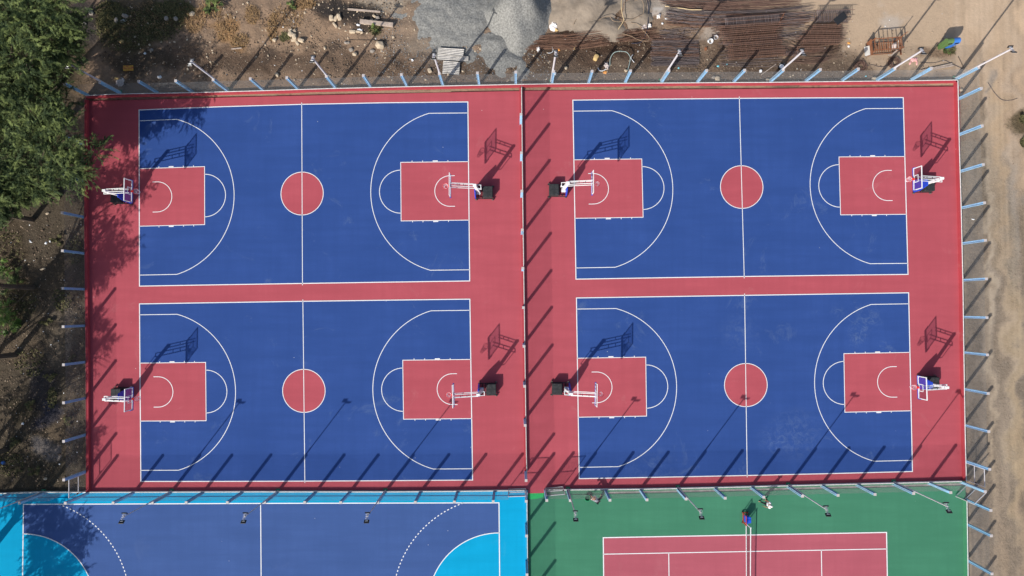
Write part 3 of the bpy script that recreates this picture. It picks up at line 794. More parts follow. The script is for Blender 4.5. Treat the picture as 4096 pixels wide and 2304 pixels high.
for sc, det, lo, hi, a, cc in ((.55,8,.45,.72,.40,.62), (2.2,8,.42,.66,.50,.55), (2.9,7,.50,.68,.45,1.42), (8,5,.52,.66,.55,.50), (11,4,.58,.70,.50,1.7)):
    t = nt.nodes.new('ShaderNodeTexNoise'); t.inputs['Scale'].default_value = sc; t.inputs['Detail'].default_value = det; t.inputs['Roughness'].default_value = .7
    mp = nt.nodes.new('ShaderNodeMapping'); mp.inputs['Location'].default_value = (sc*7, sc*3, 0); L(geo.outputs['Position'], mp.inputs['Vector']); L(mp.outputs['Vector'], t.inputs['Vector'])
    r = nt.nodes.new('ShaderNodeMapRange'); r.inputs['From Min'].default_value = lo; r.inputs['From Max'].default_value = hi; r.inputs['To Max'].default_value = a
    L(t.outputs['Fac'], r.inputs['Value'])
    # tan road stays smoother: scale effect by darkness of soil
    mx = nt.nodes.new('ShaderNodeMix'); mx.data_type = 'RGBA'; mx.blend_type = 'MULTIPLY'; L(r.outputs['Result'], mx.inputs[0]); L(cur, mx.inputs[6]); mx.inputs[7].default_value = (cc, cc*.98, cc*.95, 1); mx.clamp_result = False
    cur = mx.outputs[2]
# smooth areas keep most of their own colour
sepl = nt.nodes.new('ShaderNodeRGBToBW'); L(va.outputs['Color'], sepl.inputs['Color'])
mr_ = nt.nodes.new('ShaderNodeMapRange'); mr_.inputs['From Min'].default_value = .12; mr_.inputs['From Max'].default_value = .32; mr_.inputs['To Min'].default_value = 0; mr_.inputs['To Max'].default_value = .72
L(sepl.outputs['Val'], mr_.inputs['Value'])
mx = nt.nodes.new('ShaderNodeMix'); mx.data_type = 'RGBA'; L(mr_.outputs['Result'], mx.inputs[0]); L(cur, mx.inputs[6]); L(va.outputs['Color'], mx.inputs[7])
L(mx.outputs[2], b.inputs['Base Color'])
t1 = nt.nodes.new('ShaderNodeTexNoise'); t1.inputs['Scale'].default_value = 5; t1.inputs['Detail'].default_value = 8; t1.inputs['Roughness'].default_value = .75; L(geo.outputs['Position'], t1.inputs['Vector'])
inv = nt.nodes.new('ShaderNodeMath'); inv.operation = 'SUBTRACT'; inv.inputs[0].default_value = 1.0; L(mr_.outputs['Result'], inv.inputs[1])
bp = nt.nodes.new('ShaderNodeBump'); bp.inputs['Distance'].default_value = .16; L(inv.outputs[0], bp.inputs['Strength']); L(t1.outputs['Fac'], bp.inputs['Height']); L(bp.outputs['Normal'], b.inputs['Normal'])
me.materials.append(gm); go = bpy.data.objects.new('ground', me); COL.objects.link(go); struct(go)

# ------------------------------------------------------------------ heaps of gravel and sand
def heap(name, px, rx, ry, h, m, label, seed, rz=0, power=1.0, step=.14, lump=.12, ext=1.35):
    c = P(*px); nxx = int(2*rx*ext/step); nyy = int(2*ry*ext/step); mb = MB(); idx = {}
    cr, sr = math.cos(rz), math.sin(rz)
    for j in range(nyy+1):
        for i in range(nxx+1):
            u = -rx*ext+i*step; v = -ry*ext+j*step
            wu = u+.5*rx*.35*noise.noise(Vector((u*.45, v*.45, seed)))*2; wv = v+.5*ry*.35*noise.noise(Vector((u*.45, v*.45, seed+9)))*2
            d = math.sqrt((wu/rx)**2+(wv/ry)**2)
            x = c.x+u*cr-v*sr; y = c.y+u*sr+v*cr
            if d > 1.08: continue
            dd = min(1, d); z = h*(1-dd*dd*(3-2*dd))**power + lump*(noise.noise(Vector((x*.9, y*.9, seed)))+.5*noise.noise(Vector((x*2.7, y*2.7, seed))))*(1 if d < .9 else max(0, (1.08-d)/.18))
            zz = -.08 + max(0, z) if d < 1.0 else -.16
            idx[i, j] = len(mb.v); mb.v.append(Vector((x, y, zz)))
    for j in range(nyy):
        for i in range(nxx):
            k = [(i, j), (i+1, j), (i+1, j+1), (i, j+1)]
            if all(q in idx for q in k): mb.f.append([idx[q] for q in k])
    o = mb.build(name, m, smooth=True)
    tag(o, label, 'heap', 'heaps of building material', 'stuff'); return o
heap('gravel_heap', (2070,15), 3.3, 4.6, 2.7, 'gravel_grey', 'tall heap of grey gravel cut by the top edge', 1, .2, 1.0, lump=.07)
heap('gravel_heap', (1830,60), 5.0, 4.0, .42, 'gravel_grey', 'broad low spread of grey gravel left of the tall heap', 4, -.2, .7, lump=.12)
heap('gravel_heap', (2010,215), 3.0, 2.0, .35, 'gravel_grey', 'low tongue of gravel reaching down to the fence beside the corrugated sheets', 8, -.9, .8)
heap('sand_heap', (2330,20), 3.9, 2.9, .9, 'sand_tan', 'heap of pale sand at the top edge right of the gravel', 12, 0, .8, lump=.08)
heap('sand_heap', (2400,108), 3.0, 1.5, .45, 'sand_tan', 'low sand heap under the tangled ropes', 15, -.25, .7, lump=.12)
heap('sand_heap', (2545,50), 1.5, 1.7, .45, 'sand_tan', 'small sand heap inside the loop of brown rope', 19, 0, .7, lump=.12)
heap('earth_heap', (2140,85), .7, 1.0, .12, 'clod', 'thin ridge of dark earth between the gravel and the sand', 22)

# ------------------------------------------------------------------ loose stones, clods and litter too many to count
def scatter(name, m, n, fn, label, cat, sz, seed, flat=.5, boxy=0, sub=1):
    rnd = random.Random(seed); mb = MB(); k = 0; tries = 0
    while k < n and tries < n*12:
        tries += 1; q = fn(rnd)
        if q is None: continue
        x, y = q
        if in_poly(x, y, pv2): continue
        s = sz[0]*(sz[1]/sz[0])**(rnd.random()**1.6)
        mb.rock((x, y, ground_z(x, y)+s*.1), (s, s*rnd.uniform(.5, 1), s*flat*rnd.uniform(.6, 1.1)), rnd.random()*6, rnd.random()*50, boxy, sub); k += 1
    o = mb.build(name, m); tag(o, label, cat, kind='stuff'); return o
pv2 = [P(325,375), P(3845,312), P(3890,2400), P(3890,3000), P(-400,3000), P(-400,1960), P(325,1960)]
def box_fn(x0, y0, x1, y1, clump=None, thr=0):
    a = P(x0, y0); b = P(x1, y1)
    def f(r):
        x = r.uniform(a.x, b.x); y = r.uniform(b.y, a.y)
        if clump and noise.noise(Vector((x*clump, y*clump, 2))) < thr: return None
        return x, y
    return f
scatter('clods', 'clod', 2300, box_fn(400,160,3500,345,.55,.0), 'dark clods of earth along the fence in the building yard', 'earth clods', (.05,.22), 3, .7)
scatter('clods', 'clod', 1100, box_fn(480,0,1700,200,.5,.1), 'dark clods of earth scattered over the upper left yard', 'earth clods', (.05,.18), 4, .7)
scatter('clods', 'clod', 1500, box_fn(0,860,330,1960,.4,-.05), 'dark clods of earth on the shaded ground at the left', 'earth clods', (.05,.2), 5, .7)
scatter('rubble', 'rubble_mix', 2200, box_fn(380,0,2300,340), 'brown and pale pebbles over the yard left of the steel', 'rubble', (.04,.17), 6)
scatter('rubble', 'stone_pale', 420, box_fn(520,0,2200,335,.35,-.1), 'pale broken rubble scattered over the brown yard', 'rubble', (.06,.24), 31, .6, .4)
scatter('rubble', 'stone_pale', 160, box_fn(2250,150,3800,335,.35,-.1), 'pale broken rubble between the rods and the fence', 'rubble', (.05,.18), 32, .6, .4)
scatter('rubble', 'rubble_mix', 1300, box_fn(2150,120,3800,340), 'brown and pale pebbles between the steel and the fence', 'rubble', (.04,.16), 7)
scatter('rubble', 'rubble_mix', 1200, box_fn(0,860,335,1950), 'pebbles over the dark ground at the left', 'rubble', (.04,.18), 8)
scatter('rubble', 'rubble_mix', 380, box_fn(3850,320,4120,2304), 'small stones along the dirt road at the right', 'rubble', (.03,.10), 9)
scatter('gravel', 'gravel_bits', 2600, box_fn(1500,0,2200,320,.5,-.25), 'grey gravel stones spilled round the heaps', 'gravel', (.05,.13), 21)
scatter('litter', 'litter_mix', 150, box_fn(900,40,3800,335), 'white and grey scraps of litter in the yard', 'litter', (.05,.14), 10, .3)
scatter('litter', 'litter_mix', 90, box_fn(40,880,335,1900), 'pale scraps of litter on the dark ground at the left', 'litter', (.05,.15), 11, .3)

def blades(name, m, spots, n, h, label, cat, seed, w=.035, kind='stuff'):
    rnd = random.Random(seed); mb = MB()
    for (px, py, rx, ry) in spots:
        c = P(px, py)
        for _ in range(n):
            a = rnd.random()*6.283; d = math.sqrt(rnd.random())
            x = c.x+rx/47*d*math.cos(a); y = c.y+ry/47*d*math.sin(a); z = ground_z(x, y)
            t = rnd.random()*6.283; ln = h*rnd.uniform(.5, 1.2); tilt = rnd.uniform(.4, 1.25)
            dx, dy = math.cos(t), math.sin(t); sx, sy = -dy*w, dx*w
            m1 = Vector((x+dx*ln*.5*tilt, y+dy*ln*.5*tilt, z+ln*.5)); e = Vector((x+dx*ln*tilt, y+dy*ln*tilt, z+ln*.62))
            mb.quad((x-sx, y-sy, z), (x+sx, y+sy, z), m1+Vector((sx, sy, 0)), m1-Vector((sx, sy, 0)))
            mb.quad(m1-Vector((sx, sy, 0)), m1+Vector((sx, sy, 0)), e)
    o = mb.build(name, m); tag(o, label, cat, kind=kind); return o
blades('dry_grass', 'straw', [(905,110,45,55),(960,165,36,30),(1215,15,50,22),(780,85,40,50),(1090,110,20,60),(600,75,90,70),(1010,60,30,40),(1150,70,70,50),(840,40,50,40)], 330, .26, 'dry straw coloured grass on the upper left of the yard', 'dry grass', 2, .02)
blades('weeds', 'weed', [(500,120,120,90),(640,90,100,80),(700,40,80,40),(440,60,60,60)], 900, .26, 'olive weeds in the tree shade at the top left', 'weeds', 3, .028)
blades('weeds', 'weed', [(60,1220,90,60),(40,1000,60,80),(120,1450,60,60),(300,1000,30,60),(40,1860,60,50),(250,1200,40,50),(210,1590,20,40)], 150, .22, 'low weeds on the shaded ground at the left', 'weeds', 4, .04)
blades('weeds', 'weed', [(4088,480,6,8),(3795,205,22,9),(4090,570,8,14),(1500,120,22,20),(1140,150,18,14)], 200, .3, 'small tufts of weed beside the dirt road and the rubble', 'weeds', 6, .035)

# ------------------------------------------------------------------ trees
def crown_mesh(name, R, Hc, nspray, seed, m='leaf', leaflets=16, drop=.25, ll=.13):
    """feathery crown: limbs that end in drooping fronds set with small leaflets"""
    rnd = random.Random(seed); mb = MB()
    lobes = []
    for i in range(15):
        a = rnd.random()*6.283; d = R*.82*math.sqrt(rnd.random()); lobes.append((Vector((d*math.cos(a), d*math.sin(a), rnd.uniform(-.45, .45)*Hc*(1.2-d/R))), rnd.uniform(.16, .36)*R))
    lobes.append((Vector((0,0,.1*Hc)), .4*R))
    nb = max(4, nspray//13)
    for _ in range(nb):
        c, lr = rnd.choice(lobes)
        u = Vector((rnd.gauss(0,1), rnd.gauss(0,1), abs(rnd.gauss(0,.8))*.8-.12)).normalized()
        bp0 = c + Vector((u.x*lr, u.y*lr, u.z*lr*.75))*rnd.uniform(.15, .75)
        bt = Vector((u.x+rnd.gauss(0,.3), u.y+rnd.gauss(0,.3), u.z*.5)).normalized(); bl = min(R*.5, rnd.uniform(1.0, 2.1))
        for j in range(10):
            g = (j+1.5)/11; p = bp0 + bt*bl*g + Vector((0,0,.15*g-.35*g*g*bl*rnd.uniform(.3,1)))
            t = (bt + Vector((rnd.gauss(0,.75), rnd.gauss(0,.75), rnd.gauss(0,.2)-drop*rnd.random()))).normalized()
            ln = min(R*.4, rnd.uniform(.35, .85)*(1.1-.4*g)); bend = Vector((rnd.gauss(0,.15), rnd.gauss(0,.15), -rnd.uniform(.1, .6)))
            side = t.cross(Vector((rnd.gauss(0,.3), rnd.gauss(0,.3), 1))).normalized()
            for k in range(leaflets):
                f = (k+.5)/leaflets; q = p + t*ln*f + bend*(ln*f*f)
                s = 1 if k % 2 else -1; w = ll*(1-.45*f)*rnd.uniform(.7, 1.3)
                dirv = (side*s*.8 + t*.6 + Vector((0,0,rnd.uniform(-.35,.2)))).normalized()
                wd = t.cross(dirv).cross(dirv).normalized()*.024*rnd.uniform(.8, 1.4)
                mb.quad(q-wd, q+dirv*w*.5-wd*1.3, q+dirv*w, q+dirv*w*.5+wd*1.3)
    me = bpy.data.meshes.new(name); me.from_pydata(mb.v, [], mb.f); me.materials.append(MATS[m]); return me
def trunk_mesh(name, R, ht, Hc, seed, off):
    rnd = random.Random(seed); mb = MB(); top = ht-Hc*.3; o_ = Vector((off.x, off.y, 0))
    f1, f2, f3 = o_*.10+Vector((rnd.uniform(-.2,.2),0,top*.35)), o_*.45+Vector((0,rnd.uniform(-.2,.2),top*.7)), o_*.85+Vector((0,0,top))
    mb.tube([(0,0,-.3), f1, f2, f3], [.26,.20,.15,.09], 8)
    for k in range(9):
        a = k*2.4+rnd.random(); s_ = (f1.lerp(f2, rnd.random()) if k % 2 else f2.lerp(f3, rnd.random())); r1 = R*rnd.uniform(.45, .8)
        e = o_+Vector((r1*math.cos(a), r1*math.sin(a), ht+rnd.uniform(-.2,.2)*Hc))
        mm_ = s_.lerp(e, .5)+Vector((0,0,.2)); mb.tube([s_, mm_, e], [.09,.06,.02], 6)
        for _ in range(3):
            g = mm_.lerp(e, rnd.random()*.8); h = g+Vector((rnd.gauss(0,.6), rnd.gauss(0,.6), rnd.uniform(0,.6))); mb.tube([g, h], [.035,.012], 5)
    me = bpy.data.meshes.new(name); me.from_pydata(mb.v, [], mb.f); me.materials.append(MATS['bark']); return me
CR = [crown_mesh('crown', 4.0, 3.4, 3400, 11), crown_mesh('crown', 4.0, 3.4, 3400, 23), crown_mesh('crown', 4.0, 3.4, 1700, 37)]
def tree(px, py, z, R, k, rz, label, name='acacia_tree', ground_px=False, base=None):
    q = P(px, py, z) if not ground_px else P(px, py, 0)
    g = P(*base) if base else Vector((q.x, q.y, 0)); off = Vector((q.x-g.x, q.y-g.y, 0)); s_ = R/4.0
    r = empty(name, (g.x, g.y, -.05)); tag(r, label, 'tree', 'feathery green trees down the left side')
    a = bpy.data.objects.new('trunk', trunk_mesh('trunk', R, z, 3.4*s_, int(px+py) % 91, off)); COL.objects.link(a); a.parent = r
    b_ = bpy.data.objects.new('crown', CR[k]); COL.objects.link(b_); b_.parent = r; b_.location = (off.x, off.y, z); b_.rotation_euler = (0,0,rz); b_.scale = (s_, s_, s_*1.05)
    return r
tree(50,70,7.4,4.3,0,.3,'feathery tree at the top left corner', base=(190,200))
tree(205,165,6.2,2.7,1,1.9,'smaller feathery tree just right of the top left corner tree', base=(300,270))
tree(15,340,7.4,3.8,1,3.9,'feathery tree on the left edge, second from the top', base=(200,380))
tree(170,395,6.4,2.7,0,5.0,'dark green tree between the top trees and the court corner', base=(290,450))
tree(238,590,6.4,3.0,0,2.2,'bright feathery tree leaning over the red court corner', base=(300,690))
tree(30,505,6.0,2.8,1,4.4,'dark feathery tree on the left edge between the upper and lower crowns', base=(200,560))
tree(60,695,6.2,3.0,1,.9,'bright feathery tree on the left edge, lowest of the large crowns', base=(230,790))
# trees standing outside the frame whose shade falls in it
for i, (gx_, gy_, z, R, k) in enumerate([(130,1150,7.4,2.7,0),(60,1420,7.6,2.8,1),(20,1800,7.5,2.9,2),(-150,2330,7.0,3.2,2),(-30,2480,6.5,3.0,1),(130,880,7.0,3.1,0),(200,800,6.5,2.7,1),(-190,2080,7.5,2.8,2),(-60,2690,6.0,2.8,0),(-110,1880,8.2,3.2,2),(-150,1600,8.4,3.0,0),(-60,2230,8.0,2.6,2)]):
    tree(gx_, gy_, z, R, k, i*1.3, 'tree outside the frame on the left whose shade falls on the ground, number %d from the top' % (i+1) if False else 'tree beyond the left edge of the frame', ground_px=True)
def shrub(px, py, R, h, label, m='leaf_bright', seed=1, n=150):
    q = P(px, py); r = empty('shrub', (q.x, q.y, -.05)); tag(r, label, 'shrub', 'low green shrubs in the dirt')
    me = crown_mesh('foliage', R, h*1.4, n, seed, m, 12, .2, .13); b_ = bpy.data.objects.new('foliage', me); COL.objects.link(b_); b_.parent = r; b_.location = (0,0,h*.55)
    mb = MB()
    rnd = random.Random(seed)
    for k in range(5): mb.tube([(0,0,-.1), (rnd.gauss(0,R*.3), rnd.gauss(0,R*.3), h*.7)], [.03,.01], 5)
    mb.build('stem', 'bark', r)
    return r
shrub(858,12,.7,.6,'green shrub at the top edge above the dry grass', 'leaf', seed=3)
shrub(1160,28,.36,.3,'small green weed left of the dark ash patch', 'leaf', seed=4, n=60)
shrub(1493,122,.30,.3,'small green weed below the short timber plank', 'leaf', seed=5, n=30)
shrub(25,1072,.8,.9,'leafy shrub on the left edge, uppermost of the low ones', seed=6, n=120)
shrub(70,1130,.9,.8,'rounded green shrub on the left, second of the low ones', 'leaf', 7, 130)
shrub(20,1280,1.3,1.3,'large yellow green shrub on the left edge, lowest of them', seed=8, n=240)
shrub(75,1310,.7,.7,'bright fern like shrub tip beside the large left shrub', seed=9, n=80)
for _i, (_x, _y, _r) in enumerate([(210,1500,.45),(120,1620,.5),(60,1760,.45),(270,1680,.35),(150,1880,.4),(300,1440,.35),(190,1290,.4),(235,960,.4)]):
    shrub(_x, _y, _r, .3, ['low dry shrub nearest the fifth left fence post','low dry shrub in the middle of the dark left ground','low dry shrub on the left edge above the blue bag','low dry shrub close to the left fence, lower one','low dry shrub above the handball corner','low dry shrub close to the left fence, upper one','low dry shrub right of the large yellow green shrub','low dry shrub just under the large crowns'][_i], 'weed', 20+_i, 70)
shrub(4085,470,.22,.2,'dry weed on the right edge by the dirt mound', 'weed', 10, 30)
shrub(3785,207,.2,.15,'flattened weed below the green bin', 'leaf', 12, 40)

# ------------------------------------------------------------------ stones and blocks
def rock(rg, x, y, w, d, h, rz, label, m='stone_pale', boxy=.6, cat='stone', name='stone', sub=2):
    if boxy < .6: sub = 1; boxy = .25
    q = Z(rg, x, y, 0); g = ground_z(q.x, q.y)
    o = MB().rock((0,0,h*.35), (w*1.1, d*1.1, h), 0, (x*.13+y*.07) % 40, boxy, sub).build(name, m)
    o.location = (q.x, q.y, g); o.rotation_euler = (0,0,R_(rz)); tag(o, label, cat, 'loose stones and blocks in the yard'); return o
ROCKS = [
 ('r10',760,185,.32,.48,.2,5,'pale upright block, leftmost of three in a row',.85),('r10',803,190,.28,.46,.2,-25,'pale tilted block, middle of three in a row',.85),('r10',840,180,.3,.55,.25,20,'pale leaning block, rightmost of three in a row',.85),
 ('r10',798,258,.18,.5,.15,38,'narrow pale block below the row of three blocks',.85),('r10',972,322,.5,.28,.18,0,'flat pale brick left of the white rubble',.9),
 ('r10',187,405,.38,.32,.3,20,'single pale rock on the far left of the brown dirt',.4),('r10',215,755,.32,.42,.35,30,'pale pointed rock close to the fence on the left',.4),
 ('r10',350,308,.32,.26,.2,10,'pale stone at the top of the rubble group',.7),('r10',388,315,.28,.26,.2,30,'pale stone at the top right of the rubble group',.7),
 ('r10',355,350,.42,.42,.28,50,'largest stone in the middle of the rubble group',.6),('r10',391,376,.32,.46,.25,10,'white upright block in the rubble group',.9),
 ('r10',384,409,.42,.22,.15,5,'flat pale block at the foot of the rubble group',.85),('r10',460,415,.46,.3,.25,-15,'pale block right of the rubble group',.85),('r10',423,444,.22,.36,.15,35,'narrow pale stone below the rubble group',.8),
 ('r10',958,502,.34,.32,.2,30,'grey brown stone left of the brightest rock',.6),('r10',997,548,.42,.36,.35,20,'brightest cream rock beside the pole shadow',.5),
 ('r10',1172,515,.4,.34,.25,10,'brown rock below the largest rock',.4),('r10',1250,460,.8,.62,.5,-20,'largest cream rock in the yard',.45),
 ('r10',1748,712,.3,.4,.2,25,'pale stone beside the pole left of the corrugated sheets',.7),('r10',693,485,.22,.32,.2,0,'small pale stone at the tip of a post shadow',.4),
 ('r10',738,773,.34,.3,.2,20,'pale stone touching the foot of the second top pole',.4),('r10',1165,208,.26,.2,.18,10,'small pale brick on the ash left of the timber',.9),('r10',1200,210,.22,.18,.18,30,'small pale brick on the ash above the timber',.9),
 ('r10',1192,165,.3,.18,.2,-40,'tilted pale slab on the ash',.9),('r10',1225,182,.32,.3,.22,15,'grey block on the ash near the timber',.8),('r10',1104,241,.34,.14,.12,0,'thin pale brick lying on the timber',.9),
 ('r10',1030,322,.36,.16,.15,-5,'long white block in the white rubble',.9),('r10',1068,331,.24,.24,.2,0,'rounded white stone in the white rubble',.5),('r10',905,432,.26,.18,.14,-20,'small pale brick above the dark clods',.9),('r10',930,430,.2,.18,.14,20,'small tan brick above the dark clods, right one',.9),
 ('r10',1930,395,.3,.2,.15,0,'small tan stone above the corrugated sheets',.5),('r10',2080,715,.2,.16,.12,0,'small stone right of the lower corrugated sheet',.5),
 ('r00',1265,165,.55,.38,.3,-20,'grey stone beside the white sheet in the shade',.5),('r00',1175,210,.36,.5,.3,0,'pale grey stone left of the white sheet in the shade',.5),('r00',1680,190,.38,.42,.3,0,'grey rock in the weeds, left of a pair',.4),('r00',1775,195,.36,.4,.3,10,'grey rock in the weeds, right of a pair',.4),
 ('r00',925,135,.42,.48,.3,40,'grey stone in the dark shade under the trees',.5),('r00',850,245,.4,.34,.25,20,'lower grey stone in the dark shade under the trees',.5),('r00',1940,145,.5,.4,.3,20,'brown stone at the edge of the tree shade',.4),('r00',1525,505,.34,.26,.2,0,'dark stone in the shade near the top fence',.4),
 ('r20',1145,713,.3,.26,.2,0,'pale stone at the foot of the green pipe arch',.4),('r20',2065,795,.36,.38,.2,0,'pale square paver behind the fence mesh',.9),('r20',2028,780,.32,.28,.2,15,'grey stone left of the square paver',.5),('r20',2570,812,.3,.3,.2,0,'pale block behind the mesh at the foot of a pole',.8),
 ('r30',1068,798,.46,.3,.28,0,'cream block against the red wall below the rusty frame',.8),('r20',540,688,.3,.28,.2,10,'cream stone in the shadow of the first right pole',.4),('r30',1940,955,.24,.24,.2,0,'orange tinged brick beside the right fence corner',.9),('r30',1942,905,.22,.22,.16,20,'pale brick above the orange tinged one at the right corner',.8),
 ('m0a',480,700,.3,.2,.15,20,'pale stone under the lowest large tree',.5),('m0a',430,1258,.5,.16,.1,15,'pale crooked branch like stone on the left ground',.3),('b0',458,470,.3,.24,.2,0,'tan stone near the left gate',.5)]
for rg, x, y, w_, d_, h_, rz, lab, bx in ROCKS:
    rock(rg, x, y, w_, d_, h_, rz, lab, 'stone_grey' if ('grey' in lab or 'dark' in lab or 'brown rock' in lab) else 'stone_pale', bx)
rock('r20',843,582,.34,.52,.25,-25,'yellow foam block on the dark earth','foam_yellow',.9,'block','foam_block')
rock('r20',535,362,.36,.34,.15,0,'brown round lump above the rusty rods','rust',.3,'lump','rusty_lump')

# ------------------------------------------------------------------ crumpled sacks, bags and cloths
def rumple(rg, x, y, w_, d_, h_, rz, label, m, name='sack', cat='sack', seed=None, zoff=0):
    q = Z(rg, x, y, 0); g = ground_z(q.x, q.y)+zoff; seed = seed or int(x+y) % 97; rnd = random.Random(seed); n = 16; rings = 5; mb = MB()
    rr = [rnd.uniform(.62, 1.15) for _ in range(n)]
    mb.v.append(Vector((0,0,h_*.8)))
    for k in range(1, rings+1):
        for i in range(n):
            a = 6.283*i/n; f = k/rings; rad = rr[i]*f
            p = Vector((rad*math.cos(a)*w_/2, rad*math.sin(a)*d_/2, 0)); z = h_*(1-f**2)*(.55+.9*abs(noise.noise(Vector((p.x*7, p.y*7, seed)))))+.5*h_*abs(noise.noise(Vector((p.x*9, p.y*9, seed+4))))*(1 if k < rings else .2)
            mb.v.append(Vector((p.x, p.y, z+.01)))
    for i in range(n): mb.f.append([0, 1+i, 1+(i+1) % n])
    for k in range(rings-1):
        for i in range(n): a = 1+k*n; mb.f.append([a+i, a+n+i, a+n+(i+1) % n, a+(i+1) % n])
    b = len(mb.v)
    for i in range(n):
        v = mb.v[1+(rings-1)*n+i]; mb.v.append(Vector((v.x*.95, v.y*.95, -.05)))
    a = 1+(rings-1)*n
    for i in range(n): mb.f.append([a+i, b+i, b+(i+1) % n, a+(i+1) % n])
    mb.f.append([b+i for i in range(n)][::-1])
    o = mb.build(name, m); o.location = (q.x, q.y, g); o.rotation_euler = (0,0,R_(rz)); tag(o, label, cat, 'sacks bags and scraps left in the yard'); return o
